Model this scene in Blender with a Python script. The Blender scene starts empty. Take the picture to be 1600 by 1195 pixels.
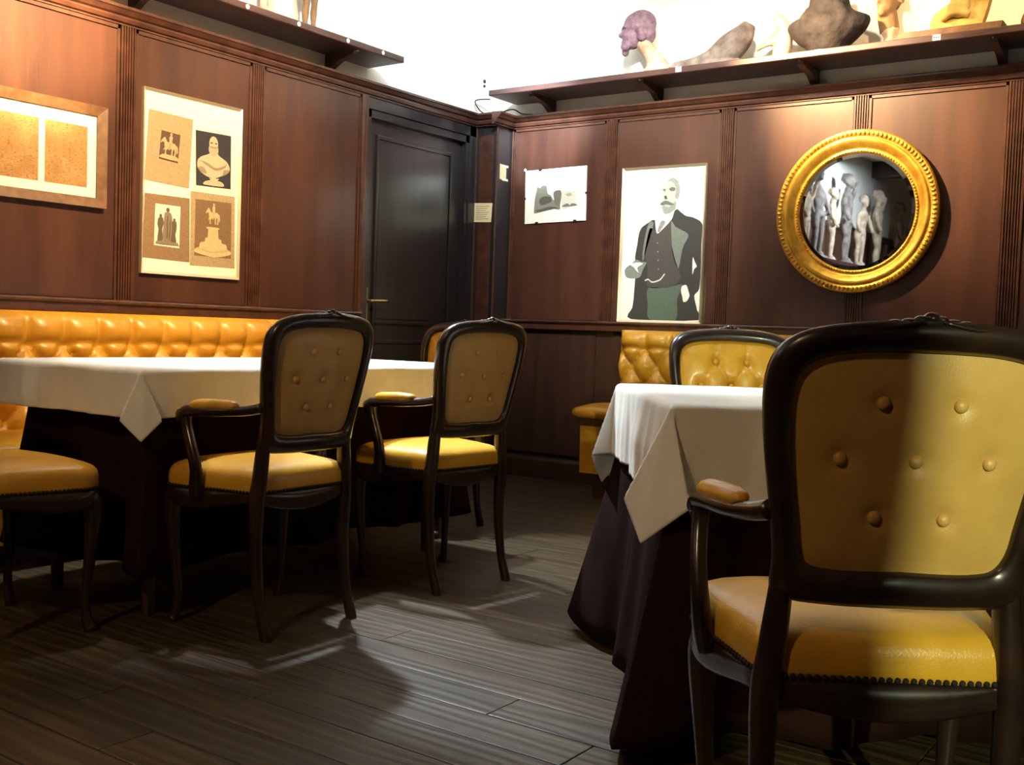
import bpy, bmesh, math, random
from mathutils import Vector, Matrix
random.seed(7)
PI = math.pi
scn = bpy.context.scene
COL = scn.collection
# ------------------------------------------------------------------ camera
YAW, PITCH, ROLL, FPX = .616, .0485, .0346, 1680.0
cam_d = bpy.data.cameras.new('camera'); cam = bpy.data.objects.new('camera', cam_d); COL.objects.link(cam)
cam_d.sensor_width = 36.0; cam_d.lens = FPX / 1600 * 36.0; cam_d.clip_start = .02
cam.location = (0, 0, .92)
cam.rotation_euler = (Matrix.Rotation(YAW, 3, 'Z') @ Matrix.Rotation(PI/2 - PITCH, 3, 'X') @ Matrix.Rotation(ROLL, 3, 'Z')).to_euler()
scn.camera = cam
# ------------------------------------------------------------------ world, exposure
scn.view_settings.view_transform = 'Standard'; scn.view_settings.look = 'None'
scn.view_settings.exposure = 2.15; scn.view_settings.gamma = 1.0; scn.view_settings.use_curve_mapping = False
w = bpy.data.worlds.new('world'); scn.world = w; w.use_nodes = True
w.node_tree.nodes['Background'].inputs[0].default_value = (.9, .95, 1, 1)
w.node_tree.nodes['Background'].inputs[1].default_value = .02
# lamp table: position, target, colour, watts, cone degrees, blend, radius, label
COOL, NEUT, WARM = (.80, .92, 1.0), (1, .88, .68), (1, .68, .34)
LAMPS = [
 ((-3.3, 2.15, 2.98), (-3.12, 2.18, .77), NEUT, 24, 34, .7, .04, 'added ceiling spotlight brightening the near end of the long table'),  # extra lamp, added to brighten this end of the table
 ((-3.25, 2.85, 2.98), (-2.98, 2.78, .77), (.88, .95, 1), 62, 46, .5, .05, 'added ceiling spotlight brightening the middle of the long table'),  # added to lift the cloth top where the cool spotlight falls short
 ((-3.55, 3.4, 2.98), (-1.85, 3.2, 0), COOL, 160, 45, .4, .06, 'ceiling spotlight above the long table by the buttoned bench'),
 ((-2.1, 2.5, 2.98), (-4.19, 3.0, 1.85), WARM, 165, 74, 1, .05, 'ceiling spotlight aimed at the photo collage'),
 ((-1.9, 2.1, 2.98), (-4.19, 2.42, 2.17), WARM, 750, 25, 1, .05, 'added narrow spotlight making a hot spot above the framed handwritten pages'),  # added lamp; its pool imitates a glint in the panel varnish
 ((-2.65, 4.15, 2.98), (-1.72, 5.6, 2.10), WARM, 290, 46, 1, .05, 'ceiling spotlight aimed at the round gilt mirror'),
 ((-2.2, 3.5, 2.98), (-3.15, 5.6, 1.80), (1, .95, .84), 120, 52, 1, .05, 'ceiling spotlight aimed at the portrait'),
 ((-3.1, 3.9, 2.98), (-3.74, 5.6, 2.18), COOL, 260, 22, 1, .05, 'ceiling spotlight aimed over the frameless landscape photograph'),  # added lamp standing in for the white wall's reflection on the panel
 ((-2.9, 3.9, 2.98), (-4.05, 5.2, 2.95), COOL, 60, 80, 1, .06, 'ceiling spotlight aimed at the plaster corner over the door'),
 ((-2.5, 3.1, 2.98), (-4.19, 3.85, 2.9), COOL, 45, 80, 1, .06, 'added ceiling spotlight brightening the white plaster above the left shelf'),  # added to brighten plaster that the corner spotlight misses
 ((-1.7, 3.7, 2.98), (-2.35, 5.6, 2.95), NEUT, 55, 80, 1, .06, 'ceiling spotlight aimed at the casts in the middle of the long shelf'),
 ((-.6, 4.0, 2.98), (-1.1, 5.6, 2.85), WARM, 45, 75, 1, .06, 'ceiling spotlight aimed at the plaster relief on the long shelf'),
 ((-1.75, 2.75, 2.98), (-1.2, 2.7, .77), COOL, 24, 60, .6, .04, 'ceiling spotlight above the table with the big cloth corner'),
 ((-2.4, 0.0, 2.98), (-4.1, -.6, 2.2), COOL, 110, 95, 1, .06, 'ceiling spotlight aimed at the casts behind the photographer'),
 ((-1.3, -1.3, 2.98), (-2.0, 1.5, 0), WARM, 36, 68, 1, .10, 'added fill spotlight behind the photographer brightening the chair backs'),  # unseen fill lamp, added to warm chair backs, cloth sides and floor
 ((2.057, -1.607, 1.75), (-.272, 1.768, .70), (.88, 1, .60), 150, 24, .3, .03, 'wall lamp behind the photographer lighting the nearest chair back'),
]

# ------------------------------------------------------------------ materials
def mat(name, col, rough=.5, metal=0, spec=.5, coat=0, col2=None, scale=(8, 8, 8), detail=4, bump=0, bscale=None, rr=None, sheen=0, pos=(.35, .65)):
    m = bpy.data.materials.new(name); m.use_nodes = True
    nt = m.node_tree; b = nt.nodes['Principled BSDF']
    b.inputs['Base Color'].default_value = (*col, 1); b.inputs['Roughness'].default_value = rough
    b.inputs['Metallic'].default_value = metal; b.inputs['Specular IOR Level'].default_value = spec
    b.inputs['Coat Weight'].default_value = coat; b.inputs['Coat Roughness'].default_value = .15
    b.inputs['Sheen Weight'].default_value = sheen
    if col2 or bump:
        tc = nt.nodes.new('ShaderNodeTexCoord'); mp = nt.nodes.new('ShaderNodeMapping')
        mp.inputs['Scale'].default_value = scale
        nt.links.new(tc.outputs['Object'], mp.inputs[0])
        nz = nt.nodes.new('ShaderNodeTexNoise'); nz.inputs['Scale'].default_value = 1; nz.inputs['Detail'].default_value = detail
        nz.inputs['Roughness'].default_value = .6
        nt.links.new(mp.outputs[0], nz.inputs['Vector'])
        if col2:
            r = nt.nodes.new('ShaderNodeValToRGB'); r.color_ramp.elements[0].color = (*col, 1); r.color_ramp.elements[1].color = (*col2, 1)
            r.color_ramp.elements[0].position, r.color_ramp.elements[1].position = pos
            nt.links.new(nz.outputs['Fac'], r.inputs[0]); nt.links.new(r.outputs[0], b.inputs['Base Color'])
        if rr:
            q = nt.nodes.new('ShaderNodeMapRange'); q.inputs[3].default_value, q.inputs[4].default_value = rr
            nt.links.new(nz.outputs['Fac'], q.inputs[0]); nt.links.new(q.outputs[0], b.inputs['Roughness'])
        if bump:
            bp = nt.nodes.new('ShaderNodeBump'); bp.inputs['Strength'].default_value = 1; bp.inputs['Distance'].default_value = bump
            src = nz
            if bscale:
                mp2 = nt.nodes.new('ShaderNodeMapping'); mp2.inputs['Scale'].default_value = bscale
                nt.links.new(tc.outputs['Object'], mp2.inputs[0])
                src = nt.nodes.new('ShaderNodeTexNoise'); src.inputs['Scale'].default_value = 1; src.inputs['Detail'].default_value = 3
                nt.links.new(mp2.outputs[0], src.inputs['Vector'])
            nt.links.new(src.outputs['Fac'], bp.inputs['Height']); nt.links.new(bp.outputs[0], b.inputs['Normal'])
    return m
M = {}
M['panel'] = mat('mahogany_panel', (.042, .0165, .012), .34, coat=.3, col2=(.080, .031, .0185), scale=(6, 6, .7), detail=9, bump=.0003, bscale=(160, 160, 5))
M['trimwood'] = mat('mahogany_trim', (.045, .017, .011), .34, coat=.3, col2=(.085, .033, .019), scale=(14, 14, 14), detail=5)
M['dado'] = mat('dado_wood', (.030, .014, .010), .42, coat=.15, col2=(.055, .024, .015), scale=(20, 20, 1.2), detail=6)
M['gap'] = mat('joint_dark', (.012, .006, .004), .8)
M['door'] = mat('dark_door_lacquer', (.016, .014, .016), .30, coat=.4, col2=(.028, .024, .026), scale=(18, 18, 1.5), detail=5)
M['plaster'] = mat('white_plaster', (.80, .78, .71), .9, col2=(.86, .84, .77), scale=(2, 2, 2), bump=.001, bscale=(40, 40, 40))
M['ceil'] = mat('ceiling_plaster', (.82, .82, .78), .9)
def plankmat(name, c0, c1, c2, seed):
    m = bpy.data.materials.new(name); m.use_nodes = True; nt = m.node_tree; N = nt.nodes.new; L = nt.links.new; b = nt.nodes['Principled BSDF']
    tc = N('ShaderNodeTexCoord'); oi = N('ShaderNodeObjectInfo'); cb = N('ShaderNodeCombineXYZ')
    ml = N('ShaderNodeMath'); ml.operation = 'MULTIPLY'; ml.inputs[1].default_value = 37; L(oi.outputs['Random'], ml.inputs[0])
    L(ml.outputs[0], cb.inputs[0]); L(ml.outputs[0], cb.inputs[1])
    ad = N('ShaderNodeVectorMath'); ad.operation = 'ADD'; L(tc.outputs['Object'], ad.inputs[0]); L(cb.outputs[0], ad.inputs[1])
    mp = N('ShaderNodeMapping'); mp.inputs['Scale'].default_value = (1.1, 7.5, 4); L(ad.outputs[0], mp.inputs[0])
    wv = N('ShaderNodeTexWave'); wv.bands_direction = 'Y'; wv.inputs['Scale'].default_value = .9; wv.inputs['Distortion'].default_value = 13; wv.inputs['Detail'].default_value = 2; wv.inputs['Detail Scale'].default_value = .8
    L(mp.outputs[0], wv.inputs[0])
    mp2 = N('ShaderNodeMapping'); mp2.inputs['Scale'].default_value = (3, 110, 20); L(ad.outputs[0], mp2.inputs[0])
    nz = N('ShaderNodeTexNoise'); nz.inputs['Scale'].default_value = 1; nz.inputs['Detail'].default_value = 5; L(mp2.outputs[0], nz.inputs[0])
    r1 = N('ShaderNodeValToRGB'); r1.color_ramp.elements[0].color = (*c0, 1); r1.color_ramp.elements[1].color = (*c1, 1)
    r1.color_ramp.elements[0].position = .3; r1.color_ramp.elements[1].position = .72; L(nz.outputs['Fac'], r1.inputs[0])
    r2 = N('ShaderNodeValToRGB'); r2.color_ramp.elements[0].position = .62; r2.color_ramp.elements[1].position = .98; L(wv.outputs['Fac'], r2.inputs[0])
    mu = N('ShaderNodeMath'); mu.operation = 'MULTIPLY'; mu.inputs[1].default_value = .6; L(r2.outputs[0], mu.inputs[0])
    mx = N('ShaderNodeMix'); mx.data_type = 'RGBA'; mx.inputs['B'].default_value = (*c2, 1)
    L(mu.outputs[0], mx.inputs['Factor']); L(r1.outputs[0], mx.inputs['A']); L(mx.outputs['Result'], b.inputs['Base Color'])
    b.inputs['Roughness'].default_value = .42
    bp = N('ShaderNodeBump'); bp.inputs['Distance'].default_value = .0007; sm = N('ShaderNodeMath'); L(wv.outputs['Fac'], sm.inputs[0]); L(nz.outputs['Fac'], sm.inputs[1])
    L(sm.outputs[0], bp.inputs['Height']); L(bp.outputs[0], b.inputs['Normal'])
    return m
M['plank'] = plankmat('dark_oak_plank', (.020, .0125, .0055), (.060, .038, .017), (.095, .066, .033), 1)
M['plank2'] = plankmat('dark_oak_plank_b', (.017, .011, .005), (.052, .033, .015), (.085, .058, .029), 2)
M['plank3'] = plankmat('dark_oak_plank_c', (.022, .0135, .006), (.066, .041, .019), (.10, .068, .034), 3)
M['chairwood'] = mat('dark_walnut', (.011, .0055, .004), .30, coat=.35, col2=(.029, .0125, .0075), scale=(9, 9, 9), detail=5)
M['leather'] = mat('ochre_leather', (.54, .265, .018), .36, coat=.12, col2=(.66, .345, .030), scale=(7, 7, 7), bump=.0006, bscale=(220, 220, 220))
M['backvinyl'] = mat('straw_vinyl', (.54, .30, .078), .42, col2=(.63, .37, .105), scale=(6, 6, 6), bump=.0005, bscale=(300, 300, 300))
M['cloth'] = mat('white_linen', (.76, .74, .69), .92, col2=(.84, .82, .77), scale=(5, 5, 5), bump=.0007, bscale=(420, 420, 420), sheen=.1)
M['skirt'] = mat('brown_skirt_cloth', (.012, .0046, .0034), .9, spec=.05, col2=(.022, .008, .0055), scale=(9, 9, 9), bump=.0008, bscale=(350, 350, 350))
M['gold'] = mat('gilt_gesso', (.55, .30, .035), .30, metal=.75, col2=(.82, .52, .09), scale=(16, 16, 16), bump=.001, bscale=(70, 70, 70))
M['thingold'] = mat('thin_brass_frame', (.70, .58, .40), .35, metal=.7)
M['framewood'] = mat('carved_brown_frame', (.105, .05, .022), .42, coat=.15, col2=(.19, .095, .042), scale=(20, 20, 20), detail=5)
M['mat'] = mat('cream_mount', (.84, .80, .62), .7)
M['white'] = mat('white_card', (.82, .84, .78), .6)
M['brass'] = mat('old_brass', (.50, .38, .18), .32, metal=.9)
M['label'] = mat('white_sticker', (.88, .87, .84), .5)
M['ink'] = mat('ink_grey', (.10, .09, .085), .7)
M['note'] = mat('yellowed_note', (.74, .66, .40), .75)
M['bronze'] = mat('dark_bronze', (.009, .007, .008), .75, spec=.2, col2=(.026, .020, .020), scale=(14, 14, 14), bump=.004, bscale=(45, 45, 45))
M['terra'] = mat('mauve_terracotta', (.13, .075, .115), .6, col2=(.24, .15, .20), scale=(40, 40, 40), bump=.005, bscale=(60, 60, 60))
M['cast'] = mat('aged_plaster_cast', (.30, .20, .13), .8, col2=(.56, .46, .34), scale=(9, 9, 9), bump=.004, bscale=(35, 35, 35))
M['castgrey'] = mat('grey_plaster_cast', (.10, .075, .065), .8, col2=(.24, .20, .175), scale=(12, 12, 12), bump=.004, bscale=(35, 35, 35))
M['castyellow'] = mat('yellowed_plaster', (.30, .20, .05), .8, col2=(.50, .38, .13), scale=(10, 10, 10), bump=.004, bscale=(30, 30, 30))
M['casttan'] = mat('tan_plaster', (.16, .085, .035), .8, col2=(.24, .14, .06), scale=(10, 10, 10))
M['black'] = mat('black_metal', (.015, .015, .016), .4)
M['shelf'] = mat('shelf_wood', (.040, .018, .017), .38, coat=.25, col2=(.075, .034, .030), scale=(4, 4, 40), detail=5)
M['ochrewall'] = mat('ochre_panel', (.48, .24, .05), .5)
M['tablewood'] = mat('table_wood', (.10, .06, .035), .5, col2=(.16, .10, .06), scale=(3, 20, 8))
g = bpy.data.materials.new('mirror_glass'); g.use_nodes = True; b_ = g.node_tree.nodes['Principled BSDF']
b_.inputs['Metallic'].default_value = 1; b_.inputs['Roughness'].default_value = .015; b_.inputs['Base Color'].default_value = (.86, .88, .9, 1); M['mirror'] = g
e_ = bpy.data.materials.new('lamp_bulb'); e_.use_nodes = True; b_ = e_.node_tree.nodes['Principled BSDF']
b_.inputs['Emission Color'].default_value = (1, .93, .8, 1); b_.inputs['Emission Strength'].default_value = 6; M['bulb'] = e_
def flat(name, c):
    if name not in M: M[name] = mat(name, tuple(q*.78 for q in c), .7, col2=tuple(min(.9, q*1.22) for q in c), scale=(230, 230, 230), detail=5)
    return M[name]
def paper_text(name, c1, c2, sc):
    m = mat(name, c1, .75, col2=c2, scale=(14, 14, 14), detail=6); nt = m.node_tree; b = nt.nodes['Principled BSDF']
    base = b.inputs['Base Color'].links[0].from_socket
    tc = nt.nodes.new('ShaderNodeTexCoord'); mp = nt.nodes.new('ShaderNodeMapping'); mp.inputs['Scale'].default_value = sc
    nt.links.new(tc.outputs['Object'], mp.inputs[0])
    nz = nt.nodes.new('ShaderNodeTexNoise'); nz.inputs['Scale'].default_value = 1; nz.inputs['Detail'].default_value = 5; nt.links.new(mp.outputs[0], nz.inputs['Vector'])
    r = nt.nodes.new('ShaderNodeValToRGB'); r.color_ramp.elements[0].position = .53; r.color_ramp.elements[1].position = .68
    nt.links.new(nz.outputs['Fac'], r.inputs[0])
    mx = nt.nodes.new('ShaderNodeMix'); mx.data_type = 'RGBA'; mx.inputs['B'].default_value = (.16, .075, .025, 1)
    nt.links.new(r.outputs[0], mx.inputs['Factor']); nt.links.new(base, mx.inputs['A']); nt.links.new(mx.outputs['Result'], b.inputs['Base Color'])
    return m
M['page'] = paper_text('handwritten_page', (.30, .155, .045), (.40, .225, .08), (1, 75, 240))

# ------------------------------------------------------------------ mesh helpers
def mesh(name, V, F, smooth=False):
    me = bpy.data.meshes.new(name); me.from_pydata([tuple(v) for v in V], [], F); me.update()
    bm = bmesh.new(); bm.from_mesh(me); bmesh.ops.recalc_face_normals(bm, faces=bm.faces); bm.to_mesh(me); bm.free()
    if smooth:
        for p in me.polygons: p.use_smooth = True
    return me
def obj(name, me, m=None, parent=None, loc=(0, 0, 0), rz=0, label=None):
    o = bpy.data.objects.new(name, me); COL.objects.link(o); o.location = loc; o.rotation_euler = (0, 0, rz)
    if m is not None and me is not None and not me.materials: me.materials.append(M[m] if isinstance(m, str) else m)
    if parent: o.parent = parent
    if label: o['label'] = label
    return o
def tag(o, label, cat=None, group=None, kind=None):
    o['label'] = label
    if cat: o['category'] = cat
    if group: o['group'] = group
    if kind: o['kind'] = kind
    return o
def empty(name, loc=(0, 0, 0), rz=0):
    o = bpy.data.objects.new(name, None); COL.objects.link(o); o.location = loc; o.rotation_euler = (0, 0, rz); o.empty_display_size = .1
    return o
def join(*parts):
    V, F = [], []
    for v, f in parts:
        n = len(V); V += [tuple(p) for p in v]; F += [tuple(i + n for i in q) for q in f]
    return V, F
def box(x0, x1, y0, y1, z0, z1, bev=0):
    if not bev:
        V = [(x, y, z) for x in (x0, x1) for y in (y0, y1) for z in (z0, z1)]
        return V, [(0, 1, 3, 2), (4, 6, 7, 5), (0, 4, 5, 1), (2, 3, 7, 6), (0, 2, 6, 4), (1, 5, 7, 3)]
    bm = bmesh.new(); bmesh.ops.create_cube(bm, size=1)
    for v in bm.verts: v.co = Vector(((x0 + x1)/2 + v.co.x*(x1 - x0), (y0 + y1)/2 + v.co.y*(y1 - y0), (z0 + z1)/2 + v.co.z*(z1 - z0)))
    bmesh.ops.bevel(bm, geom=bm.edges[:], offset=bev, segments=2, affect='EDGES', profile=.7)
    bm.verts.index_update(); V = [tuple(v.co) for v in bm.verts]; F = [tuple(v.index for v in f.verts) for f in bm.faces]; bm.free()
    return V, F
def extr(prof, l0, l1, fn, closed=True):
    n = len(prof); V = [fn(a, b, l) for l in (l0, l1) for a, b in prof]
    F = [(i, (i + 1) % n, n + (i + 1) % n, n + i) for i in range(n if closed else n - 1)]
    if closed: F += [tuple(range(n)), tuple(range(2*n - 1, n - 1, -1))]
    return V, F
def cr(pts, n):   # catmull-rom through points with any number of components
    out = []; P = [pts[0]] + list(pts) + [pts[-1]]
    for i in range(1, len(P) - 2):
        for k in range(n):
            t = k / n; a, b, c, d = P[i-1], P[i], P[i+1], P[i+2]
            out.append(tuple(.5*(2*q + (r - p)*t + (2*p - 5*q + 4*r - s)*t*t + (3*q - p - 3*r + s)*t**3) for p, q, r, s in zip(a, b, c, d)))
    out.append(tuple(pts[-1])); return out
def sweep(path, n=10, sub=4, sq=1.0, up=(0, 0, 1)):
    """path rows: x,y,z,ra,rb ; ra along side vector, rb along the other. sq<1 squarer section"""
    P = cr(path, sub) if sub > 1 else path; V = []; up = Vector(up)
    for i, p in enumerate(P):
        a = Vector(P[max(i-1, 0)][:3]); b = Vector(P[min(i+1, len(P)-1)][:3]); t = (b - a)
        t = t.normalized() if t.length > 1e-9 else Vector((0, 0, 1))
        if i == 0:
            whole = (Vector(P[-1][:3]) - Vector(P[0][:3])).normalized()
            u = up if abs(whole.dot(up)) < .75 and abs(t.dot(up)) < .97 else Vector((0, 1, 0))
            s = t.cross(u).normalized()
        else: s = (s - t*s.dot(t)).normalized()
        v = s.cross(t).normalized(); c = Vector(p[:3])
        for k in range(n):
            an = 2*PI*k/n; ca, sa = math.cos(an), math.sin(an)
            ca = math.copysign(abs(ca)**sq, ca); sa = math.copysign(abs(sa)**sq, sa)
            V.append(tuple(c + s*ca*p[3] + v*sa*p[4]))
    m = len(P); F = [(i*n + k, i*n + (k+1) % n, (i+1)*n + (k+1) % n, (i+1)*n + k) for i in range(m-1) for k in range(n)]
    F += [tuple(range(n)), tuple(range((m-1)*n, m*n))]
    return V, F
def lathe(prof, n=24, c=(0, 0, 0), fn=None):
    V = [(c[0] + r*math.cos(2*PI*k/n), c[1] + r*math.sin(2*PI*k/n), c[2] + z) for r, z in prof for k in range(n)]
    m = len(prof); F = [(i*n + k, i*n + (k+1) % n, (i+1)*n + (k+1) % n, (i+1)*n + k) for i in range(m-1) for k in range(n)]
    F += [tuple(range(n)), tuple(range((m-1)*n, m*n))]
    return ([fn(v) for v in V], F) if fn else (V, F)
def ball(c, r, n=10, m=7, rot=None):
    rx, ry, rz = (r, r, r) if isinstance(r, (int, float)) else r
    V = [(0, 0, rz)] + [(rx*math.sin(PI*i/m)*math.cos(2*PI*k/n), ry*math.sin(PI*i/m)*math.sin(2*PI*k/n), rz*math.cos(PI*i/m)) for i in range(1, m) for k in range(n)] + [(0, 0, -rz)]
    F = [(0, 1 + k, 1 + (k+1) % n) for k in range(n)] + [(1 + (i-1)*n + k, 1 + i*n + k, 1 + i*n + (k+1) % n, 1 + (i-1)*n + (k+1) % n) for i in range(1, m-1) for k in range(n)]
    L = len(V) - 1; F += [(L, 1 + (m-2)*n + (k+1) % n, 1 + (m-2)*n + k) for k in range(n)]
    V = [Vector(v) for v in V]
    if rot: V = [rot @ v for v in V]
    return [tuple(v + Vector(c)) for v in V], F
def grid(nu, nv, fn):
    V = [fn(i/nu, j/nv) for j in range(nv+1) for i in range(nu+1)]
    F = [(j*(nu+1) + i, j*(nu+1) + i + 1, (j+1)*(nu+1) + i + 1, (j+1)*(nu+1) + i) for j in range(nv) for i in range(nu)]
    return V, F

# ------------------------------------------------------------------ room shell
XL, YR, XE, YB, ZC = -4.19, 5.6, 3.3, -4.4, 3.15
floor = tag(obj('floor', mesh('floor', *box(XL, XE, YB, YR, -.08, -.012)), 'gap'), 'dark brown oak plank floor', kind='structure')
def plank_mesh(L, W):
    bm_ = box(0, L, 0, W, -.02, 0, .0025); return bm_
pm = {}
row = 0; y = YR
PW = .142
while y > -1.3:
    y -= PW; x = XL - random.uniform(0, 1.6); row += 1
    while x < 1.9:
        L = random.choice((1.5, 1.9, 2.3)); x0, x1 = max(x, XL), min(x + L, 1.9)
        if x1 - x0 > .25:
            L2 = round((x1 - x0)*10)/10
            key = (L2, random.randrange(3))
            if key not in pm: pm[key] = mesh('plank', *plank_mesh(L2 - .003, PW - .003)); pm[key].materials.append(M[('plank', 'plank2', 'plank3')[key[1]]])
            x1 = x0 + L2
            o = obj('plank', pm[key], None, floor, (x0, y, random.uniform(-.0008, 0)))
        else: x1 = x + L
        x = x1
o = obj('plank_field', mesh('plank_field', *join(box(XL, XE, YB, -1.31, -.02, -.001), box(1.9, XE, -1.31, YR, -.02, -.001))), 'plank', floor)
tag(obj('ceiling', mesh('ceiling', *box(XL - .2, XE + .2, YB - .2, YR + .2, ZC, ZC + .1)), 'ceil'), 'white plaster ceiling', kind='structure')

def L_(a, b, l): return (XL + a, l, b)          # left wall: a out of wall, b height, l along y
def R_(a, b, l): return (l, YR - a, b)          # right wall: l along x
def wallbox(fn, l0, l1, a0, a1, z0, z1): return extr([(a0, z0), (a1, z0), (a1, z1), (a0, z1)], l0, l1, fn)
CORN = [(0, 2.185), (.022, 2.187), (.022, 2.194), (.034, 2.198), (.040, 2.212), (.040, 2.220), (.052, 2.226), (.066, 2.243), (.072, 2.246), (.072, 2.258), (0, 2.26)]
RAIL = [(0, .930), (.040, .930), (.046, .936), (.046, .972), (.058, .976), (.062, .984), (.058, .992), (0, .992)]
BASE = [(0, 0), (.022, 0), (.022, .110), (.018, .122), (.012, .128), (.012, .134), (0, .136)]
def flute(fn, c, z0, z1):
    w = .036; P = [(-w, .004), (-w, .020)]
    for k in range(5):
        x = -w + .008 + k*.0128
        P += [(x, .020), (x + .002, .012), (x + .0055, .012), (x + .0075, .020)]
    P += [(w, .020), (w, .004)]
    return extr(P, z0, z1, lambda a, b, l: fn(b, l, c + a))
def panelled(wall, fn, pil, ends, wallname, skip=()):
    lo, hi = ends
    for c in pil: obj('fluted_pilaster', mesh('fluted_pilaster', *flute(fn, c, .992, 2.187)), 'trimwood', wall)
    ed = [lo] + [p for p in pil] + [hi]
    for a, b in zip(ed[:-1], ed[1:]):
        l0 = a + (.040 if a in pil else .0); l1 = b - (.040 if b in pil else .0)
        if l1 - l0 < .1: continue
        obj('wall_panel', mesh('wall_panel', *wallbox(fn, l0 + .003, l1 - .003, .002, .008, .996, 2.182)), 'panel', wall)
        obj('panel_moulding', mesh('panel_moulding', *join(
            wallbox(fn, l0, l0 + .012, .002, .016, .992, 2.187), wallbox(fn, l1 - .012, l1, .002, .016, .992, 2.187), wallbox(fn, l0, l1, .002, .016, 2.170, 2.187))), 'trimwood', wall)
        obj('dado_panel', mesh('dado_panel', *wallbox(fn, l0 + .02, l1 - .02, .002, .014, .16, .91)), 'dado', wall)
        obj('dado_frame', mesh('dado_frame', *join(wallbox(fn, l0 - .04, l0 + .018, .0, .008, .13, .93), wallbox(fn, l1 - .018, l1 + .04, .0, .008, .13, .93))), 'dado', wall)
# left wall: dark backing up to the cornice, plaster above; the door opening is left free
DY0, DY1, DZ = 4.43, 5.36, 2.12
wl = obj('wall_left', mesh('wall_left', *join(box(XL - .12, XL, YB, DY0, 0, 2.2), box(XL - .12, XL, DY1, YR, 0, 2.2), box(XL - .12, XL, DY0, DY1, DZ, 2.2))), 'gap')
tag(wl, 'dark mahogany panelled wall with fluted pilasters behind the buttoned bench', kind='structure')
obj('upper_plaster', mesh('upper_plaster', *box(XL - .12, XL, YB, YR, 2.2, ZC)), 'plaster', wl)
LP = [2.898 + .740*k for k in (-9, -8, -7, -6, -5, -4, -3, -2, -1, 0, 1)]
panelled(wl, L_, LP, (YB + .02, 4.375), 'left')
obj('cornice', mesh('cornice', *extr(CORN, YB, 5.432, L_)), 'trimwood', wl)
obj('chair_rail', mesh('chair_rail', *extr(RAIL, YB, 4.375, L_)), 'trimwood', wl)
obj('baseboard', mesh('baseboard', *extr(BASE, YB, 4.375, L_)), 'dado', wl)
obj('door_edge_moulding', mesh('door_edge_moulding', *extr([(0, 4.376), (.022, 4.376), (.030, 4.388), (.030, 4.400), (.022, 4.412), (.022, 4.428), (0, 4.430)], 0, 2.187, lambda a, b, l: (XL + a, b, l))), 'trimwood', wl)
obj('door_head', mesh('door_head', *wallbox(L_, DY0, DY1 + .07, .001, .012, 2.125, 2.187)), 'door', wl)
# right wall
wr = obj('wall_right', mesh('wall_right', *box(XL - .12, XE, YR, YR + .12, 0, 2.2)), 'gap')
tag(wr, 'dark mahogany panelled wall carrying the round mirror and portrait', kind='structure')
obj('upper_plaster', mesh('upper_plaster', *box(XL - .12, XE, YR, YR + .12, 2.2, ZC)), 'plaster', wr)
RP = [-3.288 + .7395*k for k in range(0, 8)]
panelled(wr, R_, RP, (-4.0, XE - .05), 'right')
obj('cornice', mesh('cornice', *extr(CORN, -4.016, XE, R_)), 'trimwood', wr)
obj('chair_rail', mesh('chair_rail', *extr(RAIL, -4.016, XE, R_)), 'trimwood', wr)
obj('baseboard', mesh('baseboard', *extr(BASE, -4.016, XE, R_)), 'dado', wr)
# corner post
cp = obj('trim_1', mesh('trim_1', *box(XL, -4.016, 5.432, YR, 0, 2.19, .004)), 'door')
tag(cp, 'dark boxed corner post beside the door', kind='structure')
obj('post_panel', mesh('post_panel', *box(XL + .045, -4.05, 5.424, 5.432, .25, 2.13)), 'trimwood', cp)
obj('post_cornice', mesh('post_cornice', *join(extr(CORN, XL, -4.016, lambda a, b, l: (l, 5.432 - a, b)), extr(CORN, 5.36, YR, lambda a, b, l: (-4.016 + a, l, b)))), 'trimwood', cp)
obj('edge_bead', mesh('edge_bead', *join(sweep([(-4.018, 5.430, .14, .007, .007), (-4.018, 5.430, 2.185, .007, .007)], 8, 1), sweep([(XL + .012, 5.428, .14, .007, .007), (XL + .012, 5.428, 2.185, .007, .007)], 8, 1), sweep([(-4.012, 5.590, .14, .006, .006), (-4.012, 5.590, 2.185, .006, .006)], 8, 1))), 'trimwood', cp)
# door set back in the left wall
dr = tag(obj('door_1', mesh('door_1', *box(XL - .075, XL - .035, DY0 + .04, DY1 - .03, .008, 2.075)), 'door'), 'dark lacquered door with lever handle in the corner', kind='structure')
obj('door_frame', mesh('door_frame', *join(box(XL - .12, XL + .004, DY0, DY0 + .04, 0, DZ), box(XL - .12, XL + .004, DY1 - .03, DY1, 0, DZ), box(XL - .12, XL + .004, DY0, DY1, 2.08, DZ), box(XL - .12, XL + .012, DY1, DY1 + .07, 0, 2.187))), 'door', dr)
def dmould(y0, y1, z0, z1):
    w, d = .022, XL - .022
    return join(box(d - .013, d, y0, y0 + w, z0, z1, .004), box(d - .013, d, y1 - w, y1, z0, z1, .004), box(d - .013, d, y0 + w, y1 - w, z0, z0 + w, .004), box(d - .013, d, y0 + w, y1 - w, z1 - w, z1, .004))
obj('panel_moulding', mesh('panel_moulding', *dmould(DY0 + .12, DY1 - .12, .93, 2.0)), 'door', dr)
obj('panel_moulding', mesh('panel_moulding', *dmould(DY0 + .12, DY1 - .12, .14, .84)), 'door', dr)
obj('door_panel', mesh('door_panel', *box(XL - .034, XL - .028, DY0 + .15, DY1 - .15, .96, 1.97, .002)), 'door', dr)
obj('door_panel', mesh('door_panel', *box(XL - .034, XL - .028, DY0 + .15, DY1 - .15, .17, .81, .002)), 'door', dr)
hx = XL - .035
dh = obj('handle_plate', mesh('handle_plate', *box(hx, hx + .006, 4.485, 4.515, .93, 1.135, .003)), 'brass', dr, label='narrow old brass handle plate')
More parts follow.
